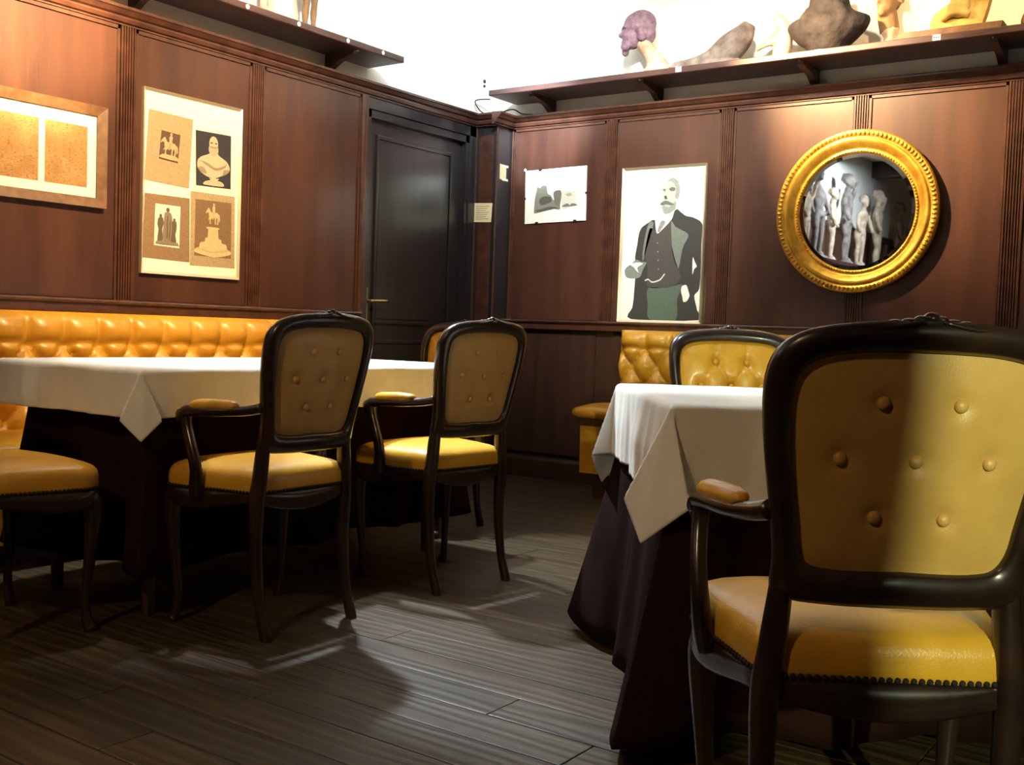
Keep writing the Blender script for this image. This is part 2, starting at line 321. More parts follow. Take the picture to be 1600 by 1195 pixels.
obj('lever', mesh('lever', *sweep([(hx + .004, 4.50, 1.058, .009, .009), (hx + .045, 4.50, 1.058, .009, .009), (hx + .052, 4.512, 1.058, .009, .009), (hx + .052, 4.56, 1.060, .008, .009), (hx + .052, 4.63, 1.062, .007, .008)], 10, 4), True), 'brass', dh)
obj('keyhole', mesh('keyhole', *join(ball((hx + .0065, 4.50, .975), (.001, .004, .005), 8, 6))), 'black', dh)
# walls behind the photographer
we = tag(obj('wall_side', mesh('wall_side', *box(XE, XE + .12, YB, YR, 0, ZC)), 'plaster'), 'plain plaster side wall out of view', kind='structure')
wb = tag(obj('wall_rear', mesh('wall_rear', *box(XL, XE, YB - .12, YB, 0, ZC)), 'plaster'), 'rear wall with ochre panels seen in the mirror', kind='structure')
for k in range(6): obj('ochre_panel', mesh('ochre_panel', *box(XL + .3 + k*1.02, XL + 1.2 + k*1.02, YB, YB + .02, 1.0, 2.6)), 'ochrewall', wb)
for k in range(7): obj('post', mesh('post', *box(XL + .19 + k*1.02, XL + .29 + k*1.02, YB, YB + .06, 0, ZC)), 'dado', wb)
obj('rail', mesh('rail', *box(XL, XE, YB, YB + .05, .9, 1.0)), 'dado', wb)
def C2R(r, f): return (r*math.cos(YAW) - f*math.sin(YAW), r*math.sin(YAW) + f*math.cos(YAW))
# unseen pier added behind the camera as a light blocker; its edge cuts the light on the near chair
px, py = C2R(.188, -1.0)
pier = tag(obj('blocker_pier', mesh('blocker_pier', *box(-.50, .50, -.09, .09, 0, ZC, .006)), 'panel', None, (px, py, 0), YAW), 'added unseen pier behind the photographer, shading part of the nearest chair back', kind='structure')
# beams across the ceiling behind the photographer
for i, yy in enumerate((-.6, -2.4)):
    tag(obj('ceiling_beam', mesh('ceiling_beam', *box(XL, XE, yy - .09, yy + .09, ZC - .2, ZC, .01)), 'dado'), ('dark wooden ceiling beam nearer the mirror', 'dark wooden ceiling beam nearer the ochre rear wall')[i], 'beam', 'ceiling beams')

# ------------------------------------------------------------------ lamps
def spotlight(i, pos, tgt, col, watt, cone, blend, rad, label):
    P, T = Vector(pos), Vector(tgt); d = (T - P).normalized()
    wall = label.startswith('wall')
    root = empty('spotlight', pos); tag(root, label, 'lamp', 'spotlights')
    q = d.to_track_quat('-Z', 'Y').to_matrix()
    sh = lathe([(.030, .10), (.034, .095), (.036, .02), (.050, -.05), (.052, -.07), (.046, -.07), (.034, .0), (.030, .02)], 20)
    obj('lamp_shade', mesh('lamp_shade', [tuple(q @ Vector(v)) for v in sh[0]], sh[1], True), 'black', root)
    if wall: st = sweep([(0, 0, .02, .008, .008), (.10, -.05, .02, .008, .008), (.25, -.12, .0, .008, .008)], 8, 3)
    else: st = sweep([(0, 0, .05, .007, .007), (0, 0, ZC - pos[2], .007, .007)], 8, 1)
    obj('stem', mesh('stem', *st), 'black', root)
    if not wall: obj('ceiling_rose', mesh('ceiling_rose', *lathe([(.045, ZC - pos[2] - .02), (.05, ZC - pos[2] - .015), (.05, ZC - pos[2])], 20)), 'black', root)
    bb = ball((0, 0, -.005), .022, 12, 8)
    obj('bulb', mesh('bulb', [tuple(q @ Vector(v)) for v in bb[0]], bb[1], True), 'bulb', root)
    ld = bpy.data.lights.new('lamp_light', 'SPOT'); ld.energy = watt; ld.color = col; ld.spot_size = math.radians(cone); ld.spot_blend = blend; ld.shadow_soft_size = rad
    lo = bpy.data.objects.new('lamp_light', ld); COL.objects.link(lo); lo.parent = root
    lo.location = d*.085; lo.rotation_euler = d.to_track_quat('-Z', 'Y').to_euler()
for i, a in enumerate(LAMPS): spotlight(i, *a)

# ------------------------------------------------------------------ shelves
ST = 2.376
def shelf(name, fn, l0, l1, dep, label, brk):
    root = empty(name, fn(0, 2.34, l0)); tag(root, label, 'shelf')
    off = Vector(fn(0, 2.34, l0)); g2 = lambda a, b, l: tuple(Vector(fn(a, b, l)) - off)
    board = obj('shelf_board', mesh('shelf_board', *extr([(.002, 2.342), (dep - .004, 2.342), (dep, 2.346), (dep, ST - .004), (dep - .004, ST), (.002, ST)], l0, l1, g2)), 'shelf', root)
    for l in brk:
        br = obj('bracket', mesh('bracket', *extr([(.002, 2.262), (.030, 2.262), (.10, 2.30), (dep - .06, 2.325), (dep - .05, 2.342), (.002, 2.342)], l - .018, l + .018, g2)), 'shelf', root)
        obj('clip', mesh('clip', *wallbox(g2, l - .0025, l + .0025, dep - .055, dep - .035, 2.338, 2.342)), 'label', br)  # white clip stands in for a glint on the bracket edge
    return root, g2
sl, slf = shelf('wall_shelf', L_, 1.25, 4.435, .262, 'dark wooden wall shelf with round white stickers above the left panels', (4.12, 2.92, 1.7))
for l in (4.268, 4.005, 3.668, 3.35, 3.05): obj('round_sticker', mesh('round_sticker', *extr([(.011*math.cos(t*PI/8), .011*math.sin(t*PI/8)) for t in range(16)], .262, .2632, lambda a, b, l_: slf(l_, 2.359 + b, l + a))), 'label', sl)
sr, srf = shelf('wall_shelf', R_, -4.0, 1.6, .30, 'long dark wooden shelf of sculpture casts above mirror and portrait', (-3.72, -2.98, -2.06, -1.14, -.2, .8))
for l, w_ in ((-2.72, .035), (-1.95, .034), (-1.38, .036)):
    s_ = obj('paper_label', mesh('paper_label', *wallbox(srf, l - w_/2, l + w_/2, .3, .3012, 2.347, 2.374)), 'label', sr)
    if l > -1.5:
        obj('print', mesh('print', *join(*[wallbox(srf, l - .014 + k*.010, l - .008 + k*.010, .3012, .3016, 2.356, 2.366) for k in range(3)])), 'ink', s_)
# ------------------------------------------------------------------ sculpture casts
def sculpt(name, parts, m, loc, rz, label, cat, vox=.008, parent=None, group=None):
    o = obj(name, mesh(name, *join(*parts), True), m, parent, loc, rz)
    if label: tag(o, label, cat, group)
    r = o.modifiers.new('remesh', 'REMESH'); r.mode = 'VOXEL'; r.voxel_size = vox; r.use_smooth_shade = True
    s = o.modifiers.new('smooth', 'SMOOTH'); s.iterations = 4; s.factor = .5
    return o
def head_parts(c, s, yawv=0, beard=True, curls=16):
    R = Matrix.Rotation(yawv, 3, 'Z'); c = Vector(c)
    def B(p, r): return ball(tuple(c + R @ (Vector(p)*s)), tuple(q*s for q in (r if isinstance(r, tuple) else (r, r, r))), 14, 10, R)
    P = [B((0, 0, .12), (.075, .095, .085)), B((0, .035, .05), (.058, .065, .075)), B((0, .105, .06), (.012, .022, .018)), B((0, .095, .085), (.010, .016, .025)),
         B((0, .085, .105), (.05, .02, .012)), B((.078, -.01, .07), (.012, .02, .03)), B((-.078, -.01, .07), (.012, .02, .03)),
         B((.03, .082, .06), (.014, .014, .012)), B((-.03, .082, .06), (.014, .014, .012)), B((0, .092, .018), (.024, .014, .008)), B((0, .08, -.01), (.028, .028, .022))]
    if not curls: P += [B((0, -.02, .135), (.080, .092, .082)), B((0, -.055, .07), (.062, .055, .065)), B((.06, -.02, .05), (.02, .03, .04)), B((-.06, -.02, .05), (.02, .03, .04))]
    for k in range(curls):
        a = k*2.4; h = .10 + .1*(k/16)
        P.append(B((.068*math.cos(a)*(1 - .5*k/16), -.03 + .075*math.sin(a)*(1 - .5*k/16), h), .019))
    if beard: P += [B((x, .075, z), .024) for x, z in ((-.03, -.02), (.03, -.02), (0, -.045), (0, -.02))]
    return P
# bearded terracotta head on a plaster bust end
hb = empty('bust', (-3.01, 5.45, ST)); tag(hb, 'small bearded mauve head on a pale plaster bust, leftmost on the long shelf', 'bust')
sculpt('head', head_parts((-.045, -.01, .185), .92, 2.1, True, 0), 'terra', (0, 0, 0), 0, None, None, .007, hb)
sculpt('chest', [sweep([(.09, 0, .005, .07, .07), (.085, 0, .05, .065, .065), (.05, 0, .11, .048, .05), (.0, 0, .17, .043, .045), (-.03, 0, .21, .035, .04)], 12, 3), ball((.09, 0, .03), (.09, .085, .035))], 'cast', (0, 0, 0), 0, None, None, .008, hb)
# sloping draped fragment
sculpt('cast_fragment', [sweep([(-.20, 0, .03, .06, .03), (-.10, 0, .035, .07, .032), (.0, 0, .05, .075, .045), (.10, 0, .09, .07, .08), (.18, .0, .15, .05, .07), (.225, 0, .215, .03, .035)], 14, 4),
        sweep([(.03, -.04, .05, .012, .012), (.12, -.06, .10, .014, .014), (.21, -.03, .19, .012, .012)], 8, 3), sweep([(.06, .05, .04, .014, .014), (.15, .05, .10, .014, .014), (.22, .02, .18, .01, .01)], 8, 3),
        box(-.22, .2, -.07, .07, .0, .025)], 'castgrey', (-2.6, 5.43, ST), 0, 'grey plaster drapery fragment rising like a wing on the long shelf', 'sculpture')
# curled hand-like ornament
sculpt('cast_fragment', [sweep([(.02, 0, .0, .045, .04), (.035, 0, .06, .05, .045), (.045, 0, .13, .04, .04), (.02, 0, .20, .035, .03), (-.01, 0, .24, .025, .02)], 12, 4)] +
        [sweep([(.03 - .012*k, -.03 + .02*k, .10 + .02*k, .014, .014), (-.05, -.035 + .02*k, .085 + .015*k, .013, .013), (-.10, -.03 + .02*k, .065 + .012*k, .010, .010)], 8, 3) for k in range(4)],
        'cast', (-2.23, 5.45, ST), 0, 'cream plaster hand fragment with curled fingers beside the dark bust', 'sculpture')
# dark bronze bust
db = empty('bust', (-1.94, 5.405, ST)); tag(db, 'dark bronze bust with wide cut shoulders on the long shelf', 'bust')
sculpt('torso', [sweep([(0, 0, .0, .10, .08), (.0, 0, .03, .11, .085), (0, 0, .06, .15, .09), (0, 0, .11, .20, .10), (0, 0, .16, .21, .095), (.0, 0, .20, .13, .08), (0, 0, .24, .105, .08), (0, 0, .32, .095, .078)], 18, 4),
        sweep([(-.03, -.05, .25, .02, .015), (-.10, -.07, .17, .03, .018), (-.06, -.08, .09, .02, .015)], 8, 3), sweep([(.03, -.05, .25, .02, .015), (.10, -.07, .17, .03, .018), (.06, -.08, .09, .02, .015)], 8, 3)], 'bronze', (0, 0, 0), 0, None, None, .009, db)
sculpt('head', head_parts((0, 0, .34), 1.15, PI), 'bronze', (0, 0, 0), 0, None, None, .009, db)
# brown cast head behind it
bh = empty('bust', (-1.665, 5.52, ST)); tag(bh, 'tan plaster head on a slim pedestal just behind the dark bronze bust', 'bust')
obj('pedestal', mesh('pedestal', *lathe([(.06, 0), (.06, .015), (.035, .03), (.028, .07), (.045, .10), (.045, .115)], 20), True), 'cast', bh)
sculpt('head', head_parts((-.0, 0, .19), .8, 2.7, False) + [sweep([(0, 0, .10, .05, .05), (-.02, 0, .2, .05, .05)], 10, 2)], 'casttan', (0, 0, 0), 0, None, None, .008, bh)
# plaster relief on a board
rb = empty('relief', (-1.33, 5.42, ST)); tag(rb, 'cracked yellowed plaster relief standing on a brown board on the long shelf', 'sculpture')
obj('board', mesh('board', *extr([(-.26, .006), (.22, .0), (.23, .034), (-.22, .034)], -.09, .08, lambda a, b, l: (a, l, b + .001))), 'framewood', rb)
rel = [(-.10, .034), (.12, .034), (.14, .12), (.16, .24), (.10, .36), (.0, .40), (-.05, .28), (-.02, .18), (-.10, .13), (-.115, .08)]
ro = obj('relief_slab', mesh('relief_slab', *extr(rel, -.02, .03, lambda a, b, l: (a, l + (b - .034)*.2, b))), 'castyellow', rb)
sculpt('relief_figure', [ball((.02, -.01, .16), (.05, .03, .07)), ball((.03, -.0, .27), (.03, .025, .035)), sweep([(-.06, -.02, .09, .02, .02), (.0, -.03, .12, .025, .02), (.07, -.02, .10, .02, .02)], 8, 3)], 'castyellow', (0, 0, 0), 0, None, None, .008, rb)
# tan block at the frame edge
sculpt('cast_fragment', [box(-.11, .13, -.10, .08, 0, .03), sweep([(-.02, 0, .02, .10, .09), (.0, 0, .15, .08, .07), (.03, 0, .30, .10, .08), (.03, 0, .42, .06, .06)], 14, 3)], 'casttan', (-.925, 5.42, ST), .2, 'tan plaster torso at the right end of the visible shelf', 'sculpture', .01)
# small feet and figures on the left shelf, and the row of casts the mirror shows
def figure(loc, rz, s, m, label, lean=0, arm=0):
    P = [box(-.09, .09, -.07, .07, 0, .03)]
    for sx in (-1, 1):
        P.append(sweep([(sx*.04, .02, .03, .03, .045), (sx*.04, 0, .07, .022, .025), (sx*.042, .0, .17, .03, .034), (sx*.04, .01, .24, .028, .03), (sx*.045, 0, .36, .045, .045), (sx*.03, 0, .42, .05, .05)], 10, 3))
    P.append(sweep([(0, 0, .38, .075, .055), (lean*.3, 0, .46, .065, .048), (lean*.6, 0, .56, .088, .055), (lean, 0, .63, .08, .045), (lean, 0, .68, .03, .03), (lean, 0, .71, .028, .028)], 12, 3))
    for sx in (-1, 1):
        up = arm if sx == 1 else 0
        P.append(sweep([(lean + sx*.085, 0, .61, .03, .03), (lean + sx*.12, .02, .50 + up*.15, .024, .026), (lean + sx*.12, .06, .40 + up*.38, .018, .02)], 8, 3))
    P += head_parts((lean, 0, .72), .62, 0, False)
    P = [([(x*s, y*s, z*s) for x, y, z in V], F) for V, F in P]
    return sculpt('statuette', P, m, loc, rz, label, 'statuette', .011, None, 'plaster statuettes')
figure((-4.06, 3.58, ST), -1.3, .70, 'cast', 'cream plaster statuette with only its feet in frame on the left shelf')
figure((-4.06, 3.86, ST), -1.7, .62, 'casttan', 'tan plaster statuette beside the cream one on the left shelf', .03)
lg, lgf = empty('display_ledge', (XL, 0, 1.78)), None; tag(lg, 'deep wooden ledge carrying plaster casts, seen only in the mirror', 'shelf')
obj('ledge_board', mesh('ledge_board', *box(.024, .36, -4.2, .62, -.04, 0, .004)), 'shelf', lg)
for yy in (.5, -.7, -1.9, -3.1): obj('bracket', mesh('bracket', *extr([(.024, -.2), (.05, -.2), (.33, -.07), (.33, -.041), (.024, -.041)], yy - .02, yy + .02, lambda a, b, l: (a, l, b))), 'shelf', lg)
for k, (yy, s, m, lb, ln, ar) in enumerate((
    (.42, .95, 'cast', 'pale statuette raising one arm, first of the casts seen in the mirror', .02, 1), (.05, 1.15, 'castgrey', 'tall grey statuette left of the middle in the mirror', -.03, 0),
    (-.38, .95, 'cast', 'short pale statuette with lowered arms in the middle of the mirror', .03, 0), (-.85, 1.2, 'castgrey', 'grey statuette with one arm up in the middle of the mirror', 0, 1),
    (-1.35, 1.0, 'cast', 'pale leaning statuette right of the middle in the mirror', .05, 0), (-2.0, 1.15, 'cast', 'tall pale statuette near the right side of the mirror', -.02, 1),
    (-2.9, 1.1, 'casttan', 'tan statuette farthest along the ledge of casts', 0, 0))):
    figure((XL + .2, yy, 1.78), -PI/2 + .3*math.sin(k*2), s, m, lb, ln, ar)
# ------------------------------------------------------------------ pictures on the walls
def smooth_loop(pts, n=4):
    m = len(pts); out = []
    for i in range(m):
        a, b, c, d = pts[i-1], pts[i], pts[(i+1) % m], pts[(i+2) % m]
        for k in range(n):
            t = k/n; out.append(tuple((1-t)**3*q + 3*(1-t)**2*t*(q + (r - p)/7) + 3*(1-t)*t*t*(r - (s_ - q)/7) + t**3*r for p, q, r, s_ in zip(a, b, c, d)))
    return out
def ngon(pts, d0, d1, fn):
    if len(pts) > 4: pts = smooth_loop(pts)
    return extr(pts, d0, d1, lambda a, b, l: fn(l, b, a))
def pic_fn(wall, l0, z0, off=(0, 0, 0)):
    base = Vector(wall(0, z0, l0))
    return base, (lambda a, b, l: tuple(Vector(wall(a, z0 + b, l0 + l)) - base))
def print_on(parent, fn, name, pts, d, colname, col, label=None, t=.0004):
    return obj(name, mesh(name, *ngon(pts, d, d + t, fn)), flat(colname, col), parent, label=label)
def frame_strips(fn, w, h, bw, a0, a1, names, m, parent, prof=None):
    for nm, pts in zip(names, ([(0, 0), (w, 0), (w - bw, bw), (bw, bw)], [(0, h), (bw, h - bw), (w - bw, h - bw), (w, h)], [(0, 0), (bw, bw), (bw, h - bw), (0, h)], [(w, 0), (w, h), (w - bw, h - bw), (w - bw, bw)])):
        cx = sum(p[0] for p in pts)/4; cy = sum(p[1] for p in pts)/4
        V = [fn(a0, y, x) for x, y in pts]
        for x, y in pts:      # outer edge is proud, inner edge lower: a bevelled slip
            edge = x in (0, w) or y in (0, h)
            V.append(fn(a1 if edge else a1*.6 + a0*.4, y, x))
        F = [(0, 1, 2, 3), (4, 5, 6, 7)] + [(i, (i+1) % 4, 4 + (i+1) % 4, 4 + i) for i in range(4)]
        obj(nm, mesh(nm, V, F), m, parent)
FR = ('frame_rail', 'frame_rail', 'frame_stile', 'frame_stile')
# framed handwritten pages
b0, fn = pic_fn(L_, 1.965, 1.383)
dc = empty('framed_pages', b0); tag(dc, 'brown wood frame with two orange handwritten pages on a cream mount', 'picture')
DW, DH = .826, .432
obj('backing', mesh('backing', *extr([(.009, .01), (.016, .01), (.016, DH - .01), (.009, DH - .01)], .01, DW - .01, fn)), 'mat', dc)
frame_strips(fn, DW, DH, .042, .009, .036, FR, 'framewood', dc)
for l0, l1 in ((.326, .520), (.548, .742), (.100, .298)): obj('manuscript_page', mesh('manuscript_page', *ngon([(l0, .082), (l1, .082), (l1, .338), (l0, .338)], .0162, .0168, fn)), 'page', dc)
# collage of statue photographs
b0, fn = pic_fn(L_, 2.975, 1.12)
cg = empty('framed_photo_collage', b0); tag(cg, 'tall thin brass frame with four mounted photographs of statues', 'picture')
CW, CH = .560, .828
obj('backing', mesh('backing', *extr([(.009, .004), (.018, .004), (.018, CH - .004), (.009, CH - .004)], .004, CW - .004, fn)), 'mat', cg)
frame_strips(fn, CW, CH, .013, .009, .028, FR, 'thingold', cg)
TAN, TAN2, BRN, CRM = (.34, .25, .135), (.22, .135, .065), (.09, .045, .025), (.42, .31, .17)
def photo(card, cc, cname, img, ic, iname, shapes, lab):
    c = print_on(cg, fn, 'photo_mount', card, .0182, cname, cc, lab, .0012)
    i = obj('photograph', mesh('photograph', *ngon(img, .0195, .0199, fn)), flat(iname, ic), c)
    base = .0199
    for pts, col, cn in shapes:
        V, F = ngon(pts, base, base + .0003, fn); SH.append((c, V, F, cn, col)); base += .0003
SH = []
def bil(q, u, v):
    (ax, ay), (bx, by), (cx, cy), (dx, dy) = q     # top-left, top-right, bottom-right, bottom-left
    tx, ty = ax + (bx - ax)*u, ay + (by - ay)*u; lx, ly = dx + (cx - dx)*u, dy + (cy - dy)*u
    return (lx + (tx - lx)*v, ly + (ty - ly)*v)
def P_(q, pts): return [bil(q, u, v) for u, v in pts]
def oval(q, u, v, ru, rv): return [bil(q, u + ru*math.cos(t*PI/6), v + rv*math.sin(t*PI/6)) for t in range(12)]
def horse(q, c, cn, sh, sn):
    return [(P_(q, [(.22, .56), (.33, .64), (.55, .62), (.74, .64), (.82, .56), (.80, .46), (.68, .43), (.42, .42), (.28, .46)]), c, cn),
            (P_(q, [(.22, .48), (.20, .60), (.10, .62), (.03, .57), (.02, .63), (.12, .74), (.20, .80), (.26, .74), (.36, .62), (.34, .50)]), c, cn),
            (P_(q, [(.26, .48), (.34, .46), (.32, .34), (.34, .20), (.27, .20), (.27, .33)]), c, cn), (P_(q, [(.36, .46), (.44, .44), (.30, .34), (.22, .38), (.17, .30), (.22, .44)]), c, cn),
            (P_(q, [(.62, .46), (.70, .46), (.66, .34), (.68, .20), (.61, .20), (.60, .34)]), c, cn), (P_(q, [(.72, .48), (.82, .52), (.84, .38), (.82, .20), (.75, .20), (.77, .36)]), c, cn),
            (P_(q, [(.80, .58), (.90, .54), (.93, .36), (.88, .30), (.85, .46)]), c, cn),
            (P_(q, [(.40, .58), (.60, .60), (.58, .72), (.60, .84), (.50, .88), (.42, .82), (.44, .70)]), c, cn), (oval(q, .51, .93, .055, .055), c, cn),
            (P_(q, [(.44, .62), (.54, .62), (.50, .40), (.44, .36), (.42, .40), (.45, .48)]), sh, sn)]
q1 = [(.101, .651), (.204, .645), (.192, .514), (.089, .521)]
photo([(.033, .734), (.274, .728), (.257, .407), (.014, .417)], TAN, 'mount_tan', q1, BRN, 'photo_brown',
   horse(q1, CRM, 'print_cream', (.36, .22, .11), 'print_cream_shade') + [(P_(q1, [(.02, .06), (.98, .06), (.92, .18), (.70, .21), (.20, .20), (.06, .15)]), (.42, .30, .16), 'print_base')], 'tan mount with a small photograph of a rider statue')
q2 = [(.289, .684), (.497, .689), (.502, .434), (.297, .428)]; PL, PM, PS = (.46, .38, .25), (.25, .195, .12), (.09, .07, .045)
photo([(.280, .695), (.505, .699), (.510, .418), (.282, .410)], (.76, .70, .52), 'mount_white', q2, (.022, .020, .028), 'photo_black',
   [(P_(q2, [(.04, .34), (.05, .46), (.16, .54), (.36, .60), (.42, .66), (.58, .66), (.66, .59), (.88, .50), (.97, .38), (.90, .28), (.72, .22), (.52, .17), (.30, .19), (.12, .26)]), PL, 'print_plaster'),
    (oval(q2, .50, .80, .125, .135), PL, 'print_plaster'), (P_(q2, [(.38, .76), (.36, .66), (.42, .60), (.50, .57), (.58, .60), (.63, .66), (.61, .76), (.50, .72)]), (.39, .32, .21), 'print_beard'),
    (P_(q2, [(.39, .81), (.46, .83), (.48, .80), (.42, .79)]), PS, 'print_shadow'), (P_(q2, [(.53, .80), (.55, .83), (.61, .81), (.58, .79)]), PS, 'print_shadow'),
    (P_(q2, [(.38, .74), (.46, .75), (.50, .74), (.55, .75), (.62, .74), (.55, .71), (.50, .715), (.44, .71)]), PM, 'print_mid'), (P_(q2, [(.485, .82), (.515, .82), (.53, .755), (.47, .755)]), (.42, .345, .225), 'print_nose'),
    (P_(q2, [(.12, .46), (.30, .44), (.55, .36), (.80, .42), (.86, .47), (.82, .38), (.55, .31), (.28, .40)]), PM, 'print_mid'), (P_(q2, [(.05, .33), (.20, .35), (.30, .24), (.20, .25), (.10, .28)]), PM, 'print_mid'), (P_(q2, [(.75, .24), (.78, .34), (.95, .36), (.90, .28)]), PM, 'print_mid'),
    (P_(q2, [(.36, .165), (.64, .165), (.60, .13), (.74, .10), (.76, .03), (.22, .03), (.24, .09), (.40, .13)]), PL, 'print_plaster')], 'white bordered photograph of a bearded marble bust')
q3 = [(.075, .318), (.212, .318), (.209, .126), (.071, .130)]; DK, DK2 = (.10, .075, .05), (.20, .155, .105)
photo([(.018, .359), (.263, .362), (.269, .065), (.012, .070)], TAN2, 'mount_brown', q3, (.70, .66, .52), 'photo_pale',
   [(oval(q3, .50, .88, .07, .055), DK, 'print_dark'), (P_(q3, [(.40, .82), (.60, .82), (.68, .70), (.70, .45), (.68, .12), (.34, .12), (.34, .50), (.36, .72)]), DK2, 'print_dark2'),
    (oval(q3, .22, .72, .055, .045), DK, 'print_dark'), (P_(q3, [(.14, .67), (.30, .68), (.34, .55), (.30, .40), (.32, .12), (.12, .12), (.15, .38), (.10, .52)]), DK, 'print_dark'),
    (oval(q3, .76, .66, .05, .04), DK, 'print_dark'), (P_(q3, [(.68, .62), (.84, .62), (.86, .45), (.82, .30), (.86, .12), (.66, .12), (.68, .40)]), DK, 'print_dark'),
    (P_(q3, [(.46, .72), (.50, .74), (.52, .20), (.47, .20)]), DK, 'print_dark'), (P_(q3, [(.58, .66), (.62, .60), (.60, .16), (.56, .16)]), DK, 'print_dark'), (P_(q3, [(.03, .04), (.97, .05), (.92, .12), (.08, .12)]), DK2, 'print_dark2')], 'brown mount with a photograph of a standing figure group')
q4 = [(.297, .364), (.508, .368), (.512, .099), (.295, .100)]; q4r = [(.355, .356), (.445, .358), (.445, .232), (.355, .232)]; CR2 = (.48, .39, .20)
photo([(.269, .398), (.529, .401), (.537, .054), (.272, .052)], TAN, 'mount_tan', q4, (.17, .10, .045), 'photo_sepia',
   [(P_(q4, [(.33, .53), (.64, .53), (.66, .50), (.63, .49), (.65, .34), (.72, .32), (.74, .26), (.86, .24), (.90, .15), (.98, .13), (.98, .07), (.55, .0), (.02, .06), (.03, .13), (.12, .16), (.15, .24), (.27, .27), (.28, .33), (.34, .35), (.36, .49), (.32, .50)]), CR2, 'print_cream2'),
    (P_(q4, [(.40, .46), (.58, .46), (.59, .36), (.40, .36)]), (.48, .37, .18), 'print_cream3'), (P_(q4, [(.10, .15), (.50, .10), (.92, .15), (.90, .125), (.50, .07), (.08, .125)]), (.42, .31, .15), 'print_cream4')] + horse(q4r, CR2, 'print_cream2', (.40, .29, .14), 'print_cream4'), 'tan mount with a photograph of an equestrian monument')
for c, V, F, cn, col in SH: obj('printed_shape', mesh('printed_shape', V, F), flat(cn, col), c)
# frameless clip picture
b0, fn = pic_fn(R_, -3.90, 1.595)
tilt = .02
lf = lambda a, b, l: fn(a, b + (l - .22)*tilt, l - (b - .16)*tilt)
lp = empty('clip_picture', b0); tag(lp, 'small frameless landscape photograph held by black clips by the corner', 'picture')
LW, LH = .447, .330
obj('card', mesh('card', *extr([(.009, 0), (.017, 0), (.017, LH), (.009, LH)], 0, LW, lf)), 'white', lp)
def lpoly(pts, cn, c, d): obj('printed_shape', mesh('printed_shape', *ngon([(x - .012, y + .002) for x, y in pts], d, d + .0004, lf)), flat(cn, c), lp)
lpoly([(.082, .085), (.085, .14), (.092, .176), (.098, .20), (.104, .221), (.125, .215), (.140, .228), (.172, .223), (.178, .19), (.188, .172), (.205, .165), (.223, .137), (.25, .125), (.271, .113), (.273, .074), (.22, .080), (.172, .072), (.13, .064), (.084, .060)], 'print_grey', (.20, .21, .17), .0172)
lpoly([(.12, .14), (.15, .16), (.202, .155), (.21, .126), (.163, .110), (.13, .11)], 'print_grey_dark', (.085, .09, .075), .0177)
lpoly([(.090, .075), (.14, .085), (.20, .095), (.26, .085), (.20, .075), (.13, .066)], 'print_grey_dark', (.085, .09, .075), .0177)
lpoly([(.225, .182), (.281, .187), (.275, .102), (.25, .100), (.238, .109)], 'print_slate', (.14, .15, .13), .0177)
lpoly([(.284, .179), (.33, .186), (.367, .181), (.385, .165), (.395, .141), (.39, .097), (.34, .082), (.292, .079)], 'print_pale', (.55, .57, .50), .0172)
lpoly([(.30, .10), (.33, .108), (.345, .097), (.36, .106), (.383, .103), (.397, .091), (.292, .088)], 'print_slate', (.14, .15, .13), .0177)
lpoly([(.31, .165), (.35, .172), (.36, .155), (.33, .150)], 'print_midgrey', (.32, .33, .29), .0177)
for l, z in ((.08, -.004), (.36, -.004), (.10, LH - .008), (-.004, .15), (LW - .006, .16)):
    obj('clip', mesh('clip', *extr([(.008, 0), (.0195, 0), (.0195, .012), (.008, .012)], 0, .010 if l in (-.004,) or l > .4 else .022, lambda a, b, q: lf(a, b + z, q + l))), 'black', lp)
# portrait
b0, fn = pic_fn(R_, -3.195, .993)
pt = empty('framed_portrait', b0); tag(pt, 'tall framed portrait photograph of a man in a dark frock coat standing on the rail', 'picture')
PWd, PHt = .540, .902
pf = lambda a, b, l: fn(a + (.05 if False else 0), b, l)
obj('backing', mesh('backing', *extr([(.012, .004), (.022, .004), (.022, PHt - .004), (.012, PHt - .004)], .004, PWd - .004, fn)), 'white', pt)
frame_strips(fn, PWd, PHt, .014, .012, .034, FR, 'thingold', pt)
def pp(nm, pts, cn, c, d): obj(nm, mesh(nm, *ngon([(min(max(x - .011, .016), PWd - .016), max(y + .004, .016)) for x, y in pts], d, d + .0004, fn)), flat(cn, c), pt)
pp('printed_coat', [(.361, .643), (.395, .63), (.427, .608), (.47, .598), (.509, .581), (.528, .565), (.539, .543), (.533, .446), (.535, .316), (.531, .194), (.502, .153), (.524, .072), (.529, .016), (.1, .013), (.106, .08), (.112, .132), (.117, .243), (.123, .31), (.111, .374), (.122, .445), (.127, .49), (.133, .521), (.145, .545), (.16, .558), (.19, .575), (.229, .59), (.283, .534)], 'ph_coat', (.035, .036, .034), .0222)
pp('printed_vest', [(.199, .536), (.23, .53), (.265, .518), (.30, .55), (.332, .574), (.342, .466), (.375, .35), (.416, .259), (.38, .22), (.336, .201), (.204, .201), (.198, .26), (.194, .335), (.172, .386)], 'ph_vest', (.062, .058, .052), .0227)
pp('printed_lapel', [(.337, .566), (.345, .575), (.366, .548), (.40, .53), (.45, .497), (.417, .424), (.395, .309), (.354, .4)], 'ph_lapel', (.16, .19, .16), .0227)
pp('printed_lapel', [(.192, .57), (.225, .569), (.189, .436), (.164, .352), (.160, .40), (.168, .47)], 'ph_lapel', (.16, .19, .16), .0227)
pp('printed_trousers', [(.205, .196), (.32, .198), (.427, .218), (.41, .17), (.394, .127), (.39, .013), (.222, .016), (.208, .10)], 'ph_trousers', (.085, .125, .095), .0227)
pp('printed_shirt', [(.233, .61), (.26, .615), (.29, .60), (.344, .615), (.357, .648), (.340, .59), (.283, .534), (.247, .514)], 'ph_white', (.80, .84, .78), .0232)
